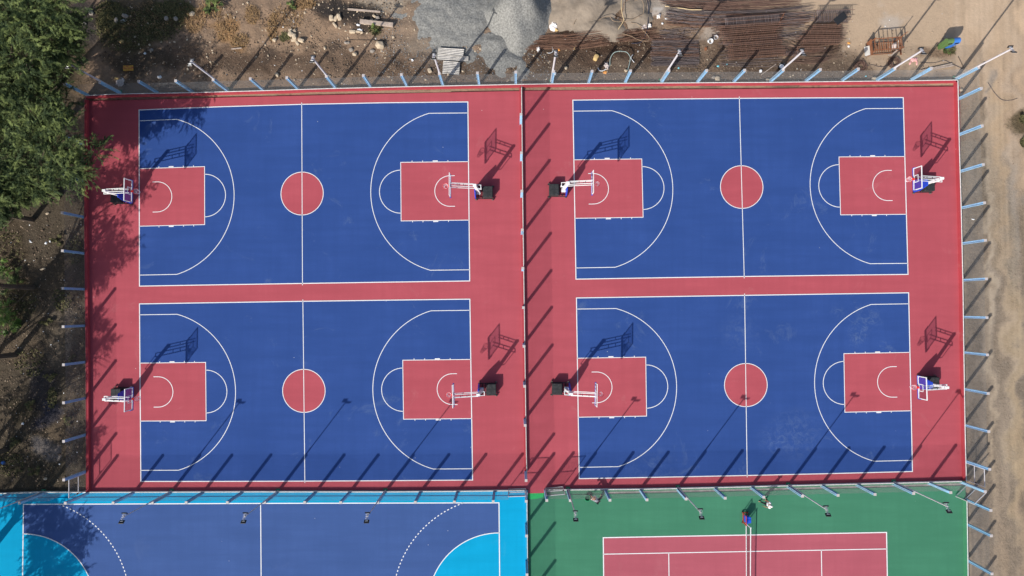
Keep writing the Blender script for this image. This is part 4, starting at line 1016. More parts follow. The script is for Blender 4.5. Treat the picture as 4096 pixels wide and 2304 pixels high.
RM = [
 ('q2',290,430,1.0,1.1,.3,0,'heap of torn white sacks at the edge of the tall gravel','sack_white','sack','sack'),
 ('q2',318,505,.38,.35,.2,0,'rusty stained scrap below the torn white sacks','foam_yellow','scrap','scrap'),
 ('q2',1098,275,.45,.6,.25,15,'white sack at the head of a pole shadow','sack_white','sack','sack'),
 ('q2',1825,430,.75,.75,.15,20,'dirty white sack under the black hose','sack_dirty','sack','sack'),
 ('q2',1922,445,.45,.45,.2,0,'small white sack right of the black hose','sack_white','sack','sack'),
 ('q2',2085,275,.4,.5,.25,-15,'grey and white striped bag left of the steel rods','sack_white','bag','bag'),
 ('q2',1190,1130,.5,.75,.2,30,'dirty pale sack inside the arch of green pipe','sack_dirty','sack','sack'),
 ('q2',1165,1245,.42,.3,.1,0,'orange scrap of cloth by the fence','orange_cloth','cloth','cloth'),
 ('q2',290,1255,.5,.35,.15,-30,'white plastic bag at the foot of the first right pole','plastic_white','bag','bag'),
 ('q2',2140,405,.2,.22,.1,20,'small pink white paper left of the steel rods','plastic_white','paper','paper'),
 ('q2',2205,318,.22,.12,.08,0,'small white packet at the end of the steel rods','plastic_white','packet','packet'),
 ('q2',635,840,.18,.24,.1,0,'small yellow green wrapper on the dark earth','foam_yellow','wrapper','wrapper'),
 ('q2',365,850,.3,.25,.12,0,'orange and white wrapper on the dark earth','orange_cloth','wrapper','wrapper'),
 ('q2',475,670,.2,.18,.12,0,'small white cup on the rusty rods','plastic_white','cup','cup'),
 ('q2',15,1262 if False else 850,.35,.55,.2,0,'white sack near the low gravel tongue','sack_white','sack','sack'),
 ('q3',790,265,.5,1.15,.18,15,'long white sack lying on the brown steel rods','sack_dirty','sack','sack'),
 ('q3',1018,522,.3,.25,.1,0,'orange card on the steel cages, left one','foam_yellow','card','card'),
 ('q3',1083,535,.28,.42,.1,-15,'orange and white card on the steel cages, right one','foam_yellow','card','card'),
 ('q3',878,850,.26,.2,.1,0,'pale cyan scrap near the fence below the steel cages','cyan_scrap','scrap','scrap'),
 ('q3',992,827,.18,.16,.08,0,'small cyan scrap above the fence','cyan_scrap','scrap','scrap'),
 ('q3',368,874,.18,.18,.08,0,'small blue scrap beside the second right pole','cyan_scrap','scrap','scrap'),
 ('q3',1428,912,.25,.4,.15,-20,'white plastic cup like bag above the fence mesh','plastic_white','bag','bag'),
 ('q3',718,632,.26,.42,.15,-15,'reddish brown clay lump beside the white bucket','rust','lump','lump'),
 ('q3',1505,148,.2,.16,.08,0,'white wrapper on the tan dirt above the rods','plastic_white','wrapper','wrapper'),
 ('q4',1430,815,.75,.45,.12,0,'pink cloth spread on the dirt below the rusty frame','pink_cloth','cloth','cloth'),
 ('q4',1345,885,.2,.42,.1,-25,'left strip of pink cloth hanging from the pink cloth','pink_cloth','cloth','cloth'),
 ('q4',1485,885,.18,.5,.1,-15,'right strip of pink cloth hanging from the pink cloth','pink_cloth','cloth','cloth'),
 ('q4',85,475,.26,.2,.1,-20,'orange scrap left of the rusty frame','orange_cloth','scrap','scrap'),
 ('q4',80,540,.22,.18,.08,0,'white paper below the orange scrap','plastic_white','paper','paper'),
 ('q4',1118,433,.18,.18,.14,0,'round white ball of foam right of the rusty frame','plastic_white','foam ball','foam_ball'),
 ('q4',1970,1005,.18,.18,.1,0,'pale rag by the fence corner post','plastic_white','rag','rag') if False else ('q4',435,1158,.18,.16,.08,0,'pale blue cap behind the mesh','cyan_scrap','scrap','scrap'),
 ('r10',1932,205,.42,.85,.15,25,'white torn bag on the broad gravel','sack_white','bag','bag'),
 ('r10',2055,235,.2,.18,.14,0,'small brick red lump on the gravel','rust','lump','lump'),
 ('r10',1575,605,.26,.24,.18,0,'white foam cup with a yellow rim on the brown earth','plastic_white','cup','cup'),
 ('r10',375,212,.16,.32,.1,10,'small blue white bag on the brown dirt','plastic_white','bag','bag'),
 ('r10',276,272,.18,.2,.12,0,'small white cup on the brown dirt','plastic_white','cup','cup'),
 ('r10',1030,252,.4,.22,.12,0,'white crumpled plastic left of the timber','plastic_white','bag','bag'),
 ('r10',1045,300,.5,.25,.12,-10,'white crumpled plastic in the white rubble','plastic_white','bag','bag'),
 ('r00',1237,208,.8,.4,.12,20,'blue white plastic sheet in the tree shade','plastic_white','sheet','plastic_sheet'),
 ('r00',1210,832,.7,.9,.15,-25,'translucent grey plastic bag by the corner post','sack_dirty','bag','bag'),
 ('r00',1170,788,.55,.3,.1,-15,'brown card beside the translucent bag','foam_yellow','card','card'),
 ('r00',1610,778,.42,.32,.2,0,'white bag in front of the top left fence','plastic_white','bag','bag'),
 ('r00',1222,415,.42,.42,.12,0,'olive yellow cloth in the tree shade','foam_yellow','cloth','cloth'),
 ('r00',1458,537,.24,.2,.12,0,'small white scrap in the shade','plastic_white','scrap','scrap'),
 ('m0a',308,980,.38,.14,.06,-50,'white strip of card on the dark left ground','plastic_white','card','card'),
 ('m0a',462,998,.24,.24,.06,0,'pale round lid on the dark left ground','plastic_white','lid','lid'),
 ('m0a',503,978,.2,.18,.06,20,'white paper right of the pale round lid','plastic_white','paper','paper'),
 ('m0b',225,1366,.3,.22,.08,-20,'small white rag on the dark ground at lower left','plastic_white','rag','rag'),
 ('b0',30,312,.4,.35,.12,0,'bright blue bag at the lower left edge','bin_blue','bag','bag'),
 ('m3a',2068,757,.28,.14,.06,-10,'white wrapper on the dirt road beside the right fence','plastic_white','wrapper','wrapper')]
for rg, x, y, w_, d_, h_, rz, lab, m, cat, nm in RM: rumple(rg, x, y, w_, d_, h_, rz, lab, m, nm, cat)
# flat printed packet in the shade
q = Z('r00',1295,688); o = MB().box((0,0,.03),(.85,.46,.05)).build('packet','red_pack', bevel=.02); o.location = (q.x, q.y, ground_z(q.x,q.y)+.03); o.rotation_euler = (0,R_(3),R_(3)); tag(o,'yellow and red packet lying in the tree shade','packet')

# ------------------------------------------------------------------ timber, sheets, poles, hoses
def plank(rg, x0, y0, x1, y1, w_, h_, label, m='timber', z=.06, name='plank', cat='plank'):
    a = Z(rg, x0, y0); b = Z(rg, x1, y1); g = max(ground_z(a.x, a.y), ground_z(b.x, b.y))+z; c = (a+b)/2; d = b-a
    o = MB().box((0,0,0), (d.length, w_, h_)).build(name, m, bevel=.008); o.location = (c.x, c.y, g+h_/2); o.rotation_euler = (0,0,math.atan2(d.y, d.x)); tag(o, label, cat, 'timber lying in the yard'); return o
plank('q1',1680,165,2240,210,.16,.08,'thin pale plank across the dark ash patch')
plank('q1',1900,392,2465,452,.34,.20,'thick grey timber beam with a red brown edge')
plank('q1',1902,378,2460,425,.08,.22,'red brown strip along the thick timber beam','timber_red')
plank('q4',1550,1050,2200,905,.12,.07,'upper of two long boards near the fence corner')
plank('q4',1700,1040,2235,940,.12,.07,'lower of two long boards near the fence corner')
plank('q3',1430,965,1620,828,.07,.05,'thin wooden stick by the fence below the cages')
plank('q3',1578,432,1714,180,.06,.06,'rust red bar leaning across the steel cages','rust',.35,'steel_bar','bar')
plank('r00',2335,500,2440,490,.10,.05,'short pale stick on the brown dirt at the upper left')
plank('r10',300,275,0,272,.04,.03,'thin dark stick on the brown dirt','bark')
def corr(rg, pts, n, label, z=.12):
    A, B, C, D = [Z(rg, *p) for p in pts]; mb = MB(); nn = n*6   # A-B top edge, D-C bottom edge; ribs run along A-B
    for k in range(nn+1):
        f = k/nn; zz = z+.045*math.cos(2*math.pi*k/6); l = A.lerp(D, f); r = B.lerp(C, f)
        mb.v += [Vector((l.x, l.y, zz)), Vector((r.x, r.y, zz+.03)), Vector((l.x, l.y, zz-.012)), Vector((r.x, r.y, zz+.018))]
    for k in range(nn):
        a = k*4; b = a+4; mb.f += [[a, b, b+1, a+1], [a+2, a+3, b+3, b+2], [a, a+2, b+2, b], [a+1, b+1, b+3, a+3]]
    o = mb.build('corrugated_sheet', 'corrugated'); tag(o, label, 'corrugated sheet', 'corrugated sheets in the yard'); return o
corr('r10', [(1840,492),(2097,508),(2085,580),(1832,545)], 4, 'upper corrugated sheet, the one lying furthest from the fence', .20)
corr('r10', [(1832,545),(2140,580),(2136,628),(1828,612)], 4, 'middle corrugated sheet with its right end sticking out', .14)
corr('r10', [(1885,618),(2055,632),(2044,762),(1876,752)], 8, 'lower corrugated sheet nearest the fence', .08)
def hose(rg, pts, r, m, label, cat='hose', name='hose', z=.05, zs=None):
    W = [Z(rg, *p) for p in pts]; out = []
    for i in range(len(W)-1):
        p0 = W[max(i-1, 0)]; p1 = W[i]; p2 = W[i+1]; p3 = W[min(i+2, len(W)-1)]
        for k in range(5):
            t = k/5; v = .5*((2*p1)+(p2-p0)*t+(2*p0-5*p1+4*p2-p3)*t*t+(-p0+3*p1-3*p2+p3)*t**3); out.append(v)
    out.append(W[-1])
    hh = zs or [z]*len(W)
    for i, v in enumerate(out):
        f = i/(len(out)-1)*(len(hh)-1); a = int(min(f, len(hh)-2)) if len(hh) > 1 else 0
        v.z = (ground_z(v.x, v.y) + (hh[a]+(hh[a+1]-hh[a])*(f-a)) + r)
    o = MB().tube(out, r, 6).build(name, m, smooth=True); tag(o, label, cat, 'ropes hoses and pipes in the yard'); return o
hose('q2',[(1425,0),(1420,120),(1422,200),(1440,290),(1460,390),(1400,490),(1305,612)],.035,'bamboo','thick pale rope running down over the sand','rope','rope',.5,[.55,.5,.5,.45,.4,.3,.05])
hose('q2',[(1885,0),(1895,150),(1893,300),(1885,420),(1875,520),(1850,600),(1800,700),(1740,740),(1610,750)],.035,'hose_black','long black hose right of the sand','hose','hose',.12)
hose('q2',[(1000,410),(1100,350),(1220,325),(1280,400),(1400,415),(1550,400),(1700,330),(1790,280),(1800,200),(1785,90),(1740,30),(1650,55)],.022,'hose_tan','brown rope winding across the sand','rope','rope',.45)
hose('q2',[(1590,410),(1700,440),(1800,540),(1900,650),(1890,710),(1800,725),(1650,670),(1450,590)],.02,'hose_tan','brown cable looping over the rusty rods','cable','cable',.25)
hose('q2',[(600,460),(680,330),(750,265),(840,290)],.02,'hose_tan','short brown cable on the left of the sand','cable','cable',.35)
hose('q2',[(1240,1130),(1240,1030),(1290,950),(1400,925),(1500,930),(1570,1000),(1575,1080),(1545,1210)],.032,'pipe_green','arch of bent grey green pipe near the fence','pipe','pipe',.1,[.05,.2,.4,.5,.5,.4,.2,.05])
hose('q2',[(1655,1078),(1605,1010),(1610,970),(1638,935)],.025,'plastic_white','curved white pipe offcut right of the green pipe arch','pipe','pipe',.06)
hose('q2',[(250,805),(268,870),(230,910),(175,915)],.025,'plastic_white','curved white pipe offcut beside the first right pole','pipe','pipe',.06)
hose('q2',[(1030,1170),(1060,1215),(1120,1215),(1180,1190)],.03,'plastic_white','white and blue bent tube by the dirty sack','pipe','pipe',.06)
hose('q3',[(185,95),(320,112),(480,135),(655,148)],.045,'bamboo','pale bamboo pole on the brown rods','bamboo pole','bamboo_pole',.2)
hose('q4',[(420,945),(560,925),(700,960),(830,950),(960,880)],.014,'hose_black','thin black cable between the wire coils','cable','cable',.03)
hose('q4',[(1540,870),(1750,885),(1900,870),(2050,830),(2200,900),(2440,1010)],.014,'hose_black','thin black cable winding near the fence corner','cable','cable',.03)
hose('q4',[(2330,750),(2380,850),(2445,985)],.02,'bark','thin dark branch beside the fence corner','branch','branch',.03)
hose('r30',[(2215,830),(2280,930),(2350,1000),(2440,1008),(2510,988)],.014,'hose_black','thin black cable curving on the dirt road','cable','cable',.02)
hose('q1',[(1690,685),(1900,690),(2150,700),(2380,705)],.02,'bark','thin dark branch above the brown earth','branch','branch',.04)
hose('m0a',[(185,600),(180,680),(130,760),(60,830),(20,870)],.05,'bark','dark fallen branch on the left ground','branch','branch',.03)
hose('m0b',[(340,0),(200,8),(0,12)],.03,'bark','long thin stick on the left edge','branch','branch',.05)
hose('m0b',[(290,30),(180,140),(50,240)],.04,'bark','fallen branch slanting down at the left edge','branch','branch',.04)

# ------------------------------------------------------------------ steel rods and cages
def bundle(rg, pts, width, n, m, label, seed, r=.011, h=.14, stagger=.9, zb=.03):
    rnd = random.Random(seed); W = [Z(rg, *p) for p in pts]; mb = MB(); Ls = seglen(W); T = Ls[-1]
    for i in range(int(n*.55)):
        off = rnd.uniform(-width/2, width/2); o2 = off+rnd.gauss(0, .16); z = zb+rnd.random()*h
        s0 = rnd.random()**2*stagger; s1 = T-rnd.random()**2*stagger; k = 4+2*(len(W)-2); P_ = []
        ph = rnd.random()*6
        for j in range(k+1):
            s = s0+(s1-s0)*j/k; p = at(W, Ls, s); q = at(W, Ls, min(T, s+.3)) - at(W, Ls, max(0, s-.3)); q.normalize()
            oo = off+(o2-off)*j/k+.02*math.sin(ph+j); P_.append(Vector((p.x-q.y*oo, p.y+q.x*oo, ground_z(p.x, p.y)*.3+z)))
        mb.tube(P_, r, 4, cap=False)
    o = mb.build('rebar_bundle', m); tag(o, label, 'steel rods', 'bundles of steel rods in the yard'); return o
bundle('q2',[(-330,760),(-100,745),(250,735),(600,735),(900,700),(1240,655)],1.15,130,'rust_island','long bowed bundle of orange rusty rods at the edge of the gravel',1,h=.2)
bundle('q2',[(-520,690),(-250,700),(100,690),(600,650),(870,600)],.35,22,'rust_island','loose upper strand of rusty rods beside the long bowed bundle',2,.010)
bundle('q2',[(1330,660),(1700,610),(2090,565)],.95,85,'rust_island','orange rusty rods under the looping cable',3,h=.2)
bundle('q3',[(110,455),(280,450),(455,440)],.85,60,'steel_island','short grey rods right of the orange rods',4)
bundle('q3',[(-60,505),(250,515),(505,515)],.55,50,'steel_brown_island','brown rods above the flat stack of rods',5)
bundle('q3',[(60,560),(400,560),(625,565)],.55,45,'steel_brown_island','dark thin rods just above the flat stack',6)
bundle('q3',[(5,612),(320,612),(630,612)],.95,110,'steel_island','grey rods on the upper third of the flat stack',7,stagger=.3,h=.2)
bundle('q3',[(0,672),(320,672),(630,672)],.95,110,'rust_island','rusty brown rods on the middle third of the flat stack',8,stagger=.3,h=.2)
bundle('q3',[(0,762),(320,762),(630,762)],1.35,150,'steel_island','blue grey rods on the lower third of the flat stack',9,stagger=.3,h=.2)
bundle('q3',[(110,15),(700,45),(1200,62),(1950,35)],.55,75,'steel_brown_island','longest bundle of brown rods at the top edge',10,stagger=3)
bundle('q3',[(200,55),(700,95),(1290,130)],.55,55,'steel_brown_island','second bundle of brown rods below the longest one',11,stagger=2)
bundle('q3',[(640,105),(1300,128),(2000,100)],.25,8,'steel_brown_island','few loose rods on the tan dirt',12,stagger=2)
bundle('q3',[(180,180),(600,235),(900,255),(1500,235),(2130,170)],1.3,140,'steel_island','wide bundle of brown rods under the long white sack',13,stagger=2.4,h=.22)
bundle('q3',[(190,250),(600,275),(1000,265),(1500,265),(2060,240)],1.1,110,'rust_island','rusty rods on the lower side of the wide bundle',14,stagger=2.4,h=.2)
bundle('q3',[(380,370),(500,375),(620,385)],1.2,40,'steel_island','short grey rods on the pale dirt',15)
bundle('q3',[(1640,385),(1800,380),(1990,370)],1.6,100,'steel_island','grey rods lying between the two stacks of cages',16,stagger=.5)
bundle('q3',[(870,590),(1300,570),(1700,540)],.5,30,'steel_island','rods lying between the cages of the left stack',17)
bundle('q3',[(880,760),(1300,745),(1710,720)],1.5,45,'steel_island','grey rods under the lowest cages of the left stack',18)
bundle('q3',[(1740,560),(1950,640),(2300,640),(2450,600)],1.6,45,'steel_brown_island','brown rods under the right stack of cages',19)
bundle('q3',[(780,395),(900,385),(1050,378)],1.0,40,'steel_brown_island','rods sticking out left of the upper cages',20)
bundle('q3',[(1750,730),(2000,740),(2320,720)],1.1,60,'steel_brown_island','brown rods at the foot of the right stack',21)
def cage(rg, x0, y0, x1, y1, label, w_=.36, h_=.30, pitch=.16, m='cage_rust', z=.12):
    a = Z(rg, x0, y0); b = Z(rg, x1, y1); d = b-a; Lg = d.length; r = empty('rebar_cage', (a.x, a.y, z), math.atan2(d.y, d.x)); tag(r, label, 'steel cage', 'rusty steel cages in the yard')
    mb = MB(); rnd = random.Random(int(x0+y0))
    for y in (-w_/2, 0, w_/2):
        for zz in (0, h_): mb.bar((-.5*rnd.random(), y, zz), (Lg+.5*rnd.random(), y, zz), .026)
    mb.build('long_bars', 'steel_brown_island', r)
    mb = MB(); x = .1
    while x < Lg:
        q = [(x,-w_/2,0),(x,w_/2,0),(x+.02,w_/2,h_),(x+.02,-w_/2,h_)]
        for i in range(4): mb.bar(q[i], q[(i+1) % 4], .030)
        x += pitch
    mb.build('stirrups', m, r); return r
C1 = [(880,397,1650,352),(870,472,1610,418),(920,548,1610,502),(985,628,1665,572),(990,695,1700,645),(1000,758,1700,705)]
nm1 = ['uppermost','second','third','fourth','fifth','lowest']
for i, c in enumerate(C1): cage('q3', *c, '%s long cage from the top in the left stack of steel cages' % nm1[i] if i not in (0, 5) else '%s long cage in the left stack of steel cages' % nm1[i], .33, .42, .19, z=.16)
cage('q3',930,318,1630,265,'dark tangled cage above the left stack','w' and .62,.45,.13,'steel_island',.08)
C2 = [(2050,378,2430,366),(1985,448,2430,442),(1900,517,2420,511),(1925,573,2400,567),(1850,655,2150,652)]
nm2 = ['uppermost','second','third','fourth','lowest']
for i, c in enumerate(C2): cage('q3', *c, '%s short cage from the top in the right stack of steel cages' % nm2[i] if i not in (0, 4) else '%s short cage in the right stack of steel cages' % nm2[i], .30, .38, .18, z=.14)
cage('q3',2100,240,2530,230,'open mesh cage at the top right of the steel stacks',.85,.55,.17,'steel_island',.06)
cage('q3',1700,700,1900,700,'small low cage between the two stacks',.3,.25,.15,'steel_island',.06)
q = Z('q3',2400,283); o = MB().box((0,0,0),(1.1,.62,.02), Euler((0,0,R_(38)))).build('dark_sheet','black_metal'); o.location = (q.x,q.y,.68); tag(o,'dark slanted sheet on the open mesh cage','sheet')

# wire coils
def coil(rg, x, y, R, label, seed):
    rnd = random.Random(seed); q = Z(rg, x, y); mb = MB()
    for k in range(26):
        r0 = R*rnd.uniform(.55, 1); ex = rnd.uniform(-.12,.12); ey = rnd.uniform(-.12,.12); z = rnd.uniform(.02,.2); s = rnd.uniform(.8,1.1)
        pts = [Vector((ex+r0*math.cos(t*.45), ey+r0*s*math.sin(t*.45), z+.04*math.sin(t+k))) for t in range(15)]
        mb.tube(pts, .012, 4)
    o = mb.build('wire_coil', 'steel_brown_island'); o.location = (q.x, q.y, ground_z(q.x, q.y)); tag(o, label, 'wire coil', 'rusty wire coils'); return o
coil('q4',310,960,.50,'rusty coil of wire left of the third right pole',1)
coil('q4',1000,880,.50,'dark coil of wire in the shadow below the rusty frame',2)

# ------------------------------------------------------------------ rusty steel frame with side plates
def steel_frame():
    a = Z('q4',470,735); b = Z('q4',1010,690); c = Z('q4',520,560); r = empty('steel_rack', (a.x, a.y, 0), math.atan2((b-a).y, (b-a).x)); tag(r, 'rusty steel rack with rungs and side plates standing in the yard', 'steel rack')
    Wd = (b-a).length; D = .95; Ht = 1.15
    m = MB()
    for z in (.12, Ht):
        for y in (0, D): m.bar((0,y,z),(Wd,y,z),.055)
        for x in (0, Wd): m.bar((x,0,z),(x,D,z),.055)
    n = 6
    for k in range(1, n): m.bar((Wd*k/n,0,Ht),(Wd*k/n,D,Ht),.035)
    m.bar((Wd,D,Ht),(Wd+.1,D+.1,Ht+.75),.04)
    m.build('top_frame', 'rust', r)
    for x, y in ((0,0),(Wd,0),(0,D),(Wd,D)): MB().bar((x,y,0),(x,y,Ht+.25),.06).build('leg', 'rust', r)
    m = MB()
    for k in range(1, n*2): m.bar((Wd*k/n/2,.12,.16),(Wd*k/n/2,D-.12,.16),.05)
    m.build('rungs', 'rust', r)
    m = MB(); m.box((-.06,.45,.75),(.14,1.35,.05)); m.box((-.10,.45,.5),(.04,1.2,.6)); m.build('rail', 'rust', r)
    m = MB(); m.box((-.28,.25,.45),(.40,.80,.02), Euler((0,R_(-35),0))); m.build('side_plate', 'corrugated', r)
    MB().box((Wd+.06,.3,.8),(.12,1.5,.06)).build('rail', 'rust', r)
    MB().box((Wd-.35,-.15,.55),(.75,.12,.05), Euler((0,0,R_(35)))).build('plank', 'timber', r)
    MB().box((Wd-.25,.45,.5),(.35,.5,.03), Euler((R_(20),0,0))).build('sheet_panel', 'sack_dirty', r)
    MB().box((Wd+.22,.35,.4),(.22,.75,.03), Euler((0,R_(30),0))).build('side_plate', 'timber', r)
    return r
steel_frame()

# ------------------------------------------------------------------ hooded bins
def bin_(px, py, m, label, rz):
    q = P(px, py); r = empty('litter_bin', (q.x, q.y, ground_z(q.x, q.y)), R_(rz)); tag(r, label, 'litter bin', 'tall hooded litter bins')
    mb = MB(); w0, w1, Hb = .38, .50, 1.05
    lv = [(0,w0),(Hb,w1)]
    for z, w_ in lv:
        for x, y in ((-1,-1),(1,-1),(1,1),(-1,1)): mb.v.append(Vector((x*w_/2, y*w_/2, z)))
    mb.f += [[0,3,2,1],[0,1,5,4],[1,2,6,5],[2,3,7,6],[3,0,4,7],[4,5,6,7]]
    body = mb.build('body', m, r, bevel=.03)
    m1 = MB(); n = 12
    for x in (-.26, .26):
        for k in range(n+1):
            a = math.pi*k/n; m1.v.append(Vector((x, -.27*math.cos(a), Hb+.42*math.sin(a)**.8)))
    for k in range(n): m1.f.append([k, n+1+k, n+2+k, k+1])
    m1.f.append(list(range(n+1))); m1.f.append(list(range(n+1, 2*n+2))[::-1]); m1.f.append([0, n, 2*n+1, n+1])
    o = m1.build('hood', m, r)
    bm = bmesh.new(); bm.from_mesh(o.data); bmesh.ops.recalc_face_normals(bm, faces=bm.faces); bm.to_mesh(o.data); bm.free()
    MB().box((0,-.235,Hb+.20),(.34,.05,.13), Euler((R_(-22),0,0))).build('opening', 'hole_black', r)
    rb = MB()
    for z in (.3,.55,.8): rb.box((0,0,z),(.405+.12*z/1.05,.405+.12*z/1.05,.03))
    rb.build('ribs', m, r)
    return r
bin_(3760,188,'bin_green','tall green plastic litter bin with a rounded hood',8)
bin_(3785,186,'bin_blue','tall blue plastic litter bin with a rounded hood',8)

# buckets, basin
def bucket(rg, x, y, R, h_, m, label, tilt=(0,0), inner=None, name='bucket', cat='bucket', z=0, liq=.1):
    q = Z(rg, x, y); r = empty(name, (q.x, q.y, max(z, ground_z(q.x, q.y) if not in_poly(q.x,q.y,pv2) else z))); r.rotation_euler = (R_(tilt[0]), R_(tilt[1]), 0); tag(r, label, cat)
    mb = MB(); n = 20; prof = [(R*.78,0),(R*.98,h_),(R*1.06,h_),(R*1.06,h_+.015),(R*.93,h_+.015),(R*.73,.02)]
    for rr, z_ in prof:
        for k in range(n): a = 6.283*k/n; mb.v.append(Vector((rr*math.cos(a), rr*math.sin(a), z_)))
    for l in range(len(prof)-1):
        for k in range(n): mb.f.append([l*n+k, l*n+(k+1) % n, (l+1)*n+(k+1) % n, (l+1)*n+k])
    mb.f.append(list(range(n))[::-1]); mb.f.append([(len(prof)-1)*n+k for k in range(n)])
    mb.build('shell', m, r)
    if inner: 
        w_ = MB(); w_.tube([(0,0,.03),(0,0,.03+liq)],[R*.74,R*.80],20); w_.build('contents', inner, r)
    m2 = MB(); m2.tube([(R*1.05*math.cos(a/8*3.1416), R*.25*math.sin(a/8*3.1416)+R*.75, h_*.9) for a in range(9)] , .012, 5); m2.build('handle', 'pole_grey', r)
    return r
bucket('q3',760,528,.20,.34,'plastic_white','white bucket tipped towards the cages',(25,12),'stone_grey')
bucket('q3',838,490,.17,.28,'pole_grey','grey bucket right of the white bucket',(8,0),'stone_grey')
bucket('q3',1672,868,.24,.42,'black_metal','dark drum with a white lid at the foot of a pole',(10,0),'plastic_white',name='drum',cat='drum',liq=.36)
bucket('q5',352,905,.24,.22,'basin_green','round green basin in front of the bending person',(0,0),'basin_water',name='basin',cat='basin',z=.012)

# ------------------------------------------------------------------ tennis net, posts and cart
nu = 11.885
netr = empty('tennis_net', (0,0,0)); tag(netr, 'tennis net running down from the cart across the red tennis court', 'tennis net')
top_y = Z('b2',2355,925); A = Vector((top_y.x, top_y.y, 0)); B0 = tn(nu, 10.97)+Vector((0,-.9,0)); 
A = Vector((P(2984,2096).x, P(2984,2096).y, 0)); B0 = tn(nu, 11.9); B0.z = 0
m = MB(); n = 16
for i in range(n):
    z0 = 1.04-.14*math.sin(math.pi*i/n); z1 = 1.04-.14*math.sin(math.pi*(i+1)/n)
    a = A.lerp(B0, i/n); b = A.lerp(B0, (i+1)/n); m.bar(a+Vector((0,0,z0)), b+Vector((0,0,z1)), .055, .06)
m.build('top_tape', 'white_line', netr)
MB().bar(A+Vector((0,0,.035)), B0+Vector((0,0,.035)), .06, .03).build('bottom_tape', 'white_line', netr)
m = MB(); T = (B0-A).length; k = 0
while k*.13 < T:
    a = A.lerp(B0, k*.13/T); zt = 1.02-.14*math.sin(math.pi*k*.13/T); m.bar(a+Vector((0,0,.04)), a+Vector((0,0,zt)), .007); k += 1
for z in (.2,.35,.5,.65,.8): m.bar(A+Vector((0,0,z)), B0+Vector((0,0,z)), .007)
m.build('netting', 'net_dark', netr)
m = MB(); m.tube([A+Vector((0,.05,0)), A+Vector((0,.05,1.1))], .045, 10); m.build('net_post', 'plastic_white', netr)
m = MB(); m.tube([B0+Vector((0,-.05,0)), B0+Vector((0,-.05,1.1))], .045, 10); m.build('net_post', 'plastic_white', netr)
def cart():
    q = P(2978, 2068, 0); r = empty('court_cart', (q.x, q.y, .004)); tag(r, 'red wheeled cart with a bright blue bin standing beside the net post', 'cart')
    m = MB(); 
    for x in (-.18,.18): m.bar((x,-.42,.16),(x,.42,.16),.05)
    for y in (-.42,.42): m.bar((-.24,y,.16),(.26,y,.16),.05)
    m.build('chassis', 'cart_red', r)
    for x in (-.2,.22):
        for y in (-.42,.42):
            w_ = MB(); w_.tube([(x-.03,y,.08),(x+.03,y,.08)], .08, 12); w_.build('wheel', 'tyre', r)
    m = MB()
    for y in (-.38,.38): m.bar((-.18,y,.16),(-.22,y,.98),.045)
    m.bar((-.22,-.40,.98),(-.22,.40,.98),.05); m.build('handle_frame', 'cart_red', r)
    m = MB(); b = 0
    for z, s in ((.2,.8),(.80,1.0)):
        for x, y in ((-.20,-.30),(.24,-.24),(.24,.24),(-.20,.30)): m.v.append(Vector((x*s+.03, y*s, z)))
    m.f += [[0,3,2,1],[4,5,6,7],[0,1,5,4],[1,2,6,5],[2,3,7,6],[3,0,4,7]]; bo = m.build('blue_bin', 'cart_blue', r, bevel=.03)
    m = MB(); m.box((.03,.02,.815),(.03,.46,.02)); m.box((.03,.02,.815),(.38,.03,.02)); m.build('lid_rib', 'hoop_blue', bo)
    MB().bar((-.05,-.42,.2),(.14,-.72,.14),.05).build('drawbar', 'cart_red', r)
    return r
cart()

# ------------------------------------------------------------------ people
def skin_obj(name, m, nodes, edges, parent, root=0, sub=1):
    me = bpy.data.meshes.new(name); me.from_pydata([n[0] for n in nodes], edges, []); o = bpy.data.objects.new(name, me); COL.objects.link(o); me.materials.append(MATS[m])
    if parent: o.parent = parent
    sk = o.modifiers.new('skin', 'SKIN'); 
    sv = me.skin_vertices[0] if me.skin_vertices else None
    if sv is None:
        bm = bmesh.new(); bm.from_mesh(me); bm.verts.layers.skin.verify(); bm.to_mesh(me); bm.free(); sv = me.skin_vertices[0]
    for i, n in enumerate(nodes):
        r = n[1]; sv.data[i].radius = (r, r) if not isinstance(r, tuple) else r
        sv.data[i].use_root = (i == root)
    if sub: s = o.modifiers.new('sub', 'SUBSURF'); s.levels = sub; s.render_levels = sub
    sk.use_smooth_shade = True
    return o
def hand(nodes, edges, wi, wrist, d, palmN):
    """palm and five bent fingers; d = direction of the hand, palmN = palm normal"""
    d = d.normalized(); s = d.cross(palmN).normalized()
    pi = len(nodes); nodes.append((wrist+d*.07, (.035,.02))); edges.append((wi, pi)); P0 = wrist+d*.07
    for k, (o, l) in enumerate(((-.028,.075),(-.009,.085),(.010,.08),(.028,.062))):
        a = len(nodes); nodes.append((P0+d*.035+s*o, .009)); edges.append((pi, a))
        nodes.append((P0+d*(.035+l*.55)+s*o*1.1-palmN*.008, .0085)); edges.append((a, a+1))
        nodes.append((P0+d*(.035+l)+s*o*1.1-palmN*.026, .0075)); edges.append((a+1, a+2))
    a = len(nodes); nodes.append((wrist+d*.04-s*.045, .011)); edges.append((pi, a)); nodes.append((wrist+d*.085-s*.06-palmN*.012, .009)); edges.append((a, a+1))
def head_parts(parent, c, up, fwd, hair='hair', cap=None):
    side = fwd.cross(up).normalized(); M = Matrix((side, fwd, up)).transposed()
    mb = MB(); mb.rock((0,0,0), (.155,.19,.225), 0, 3, 0, 3); 
    for v in mb.v: v.xyz = M @ v + c
    mb2 = []
    f = MB()
    return M
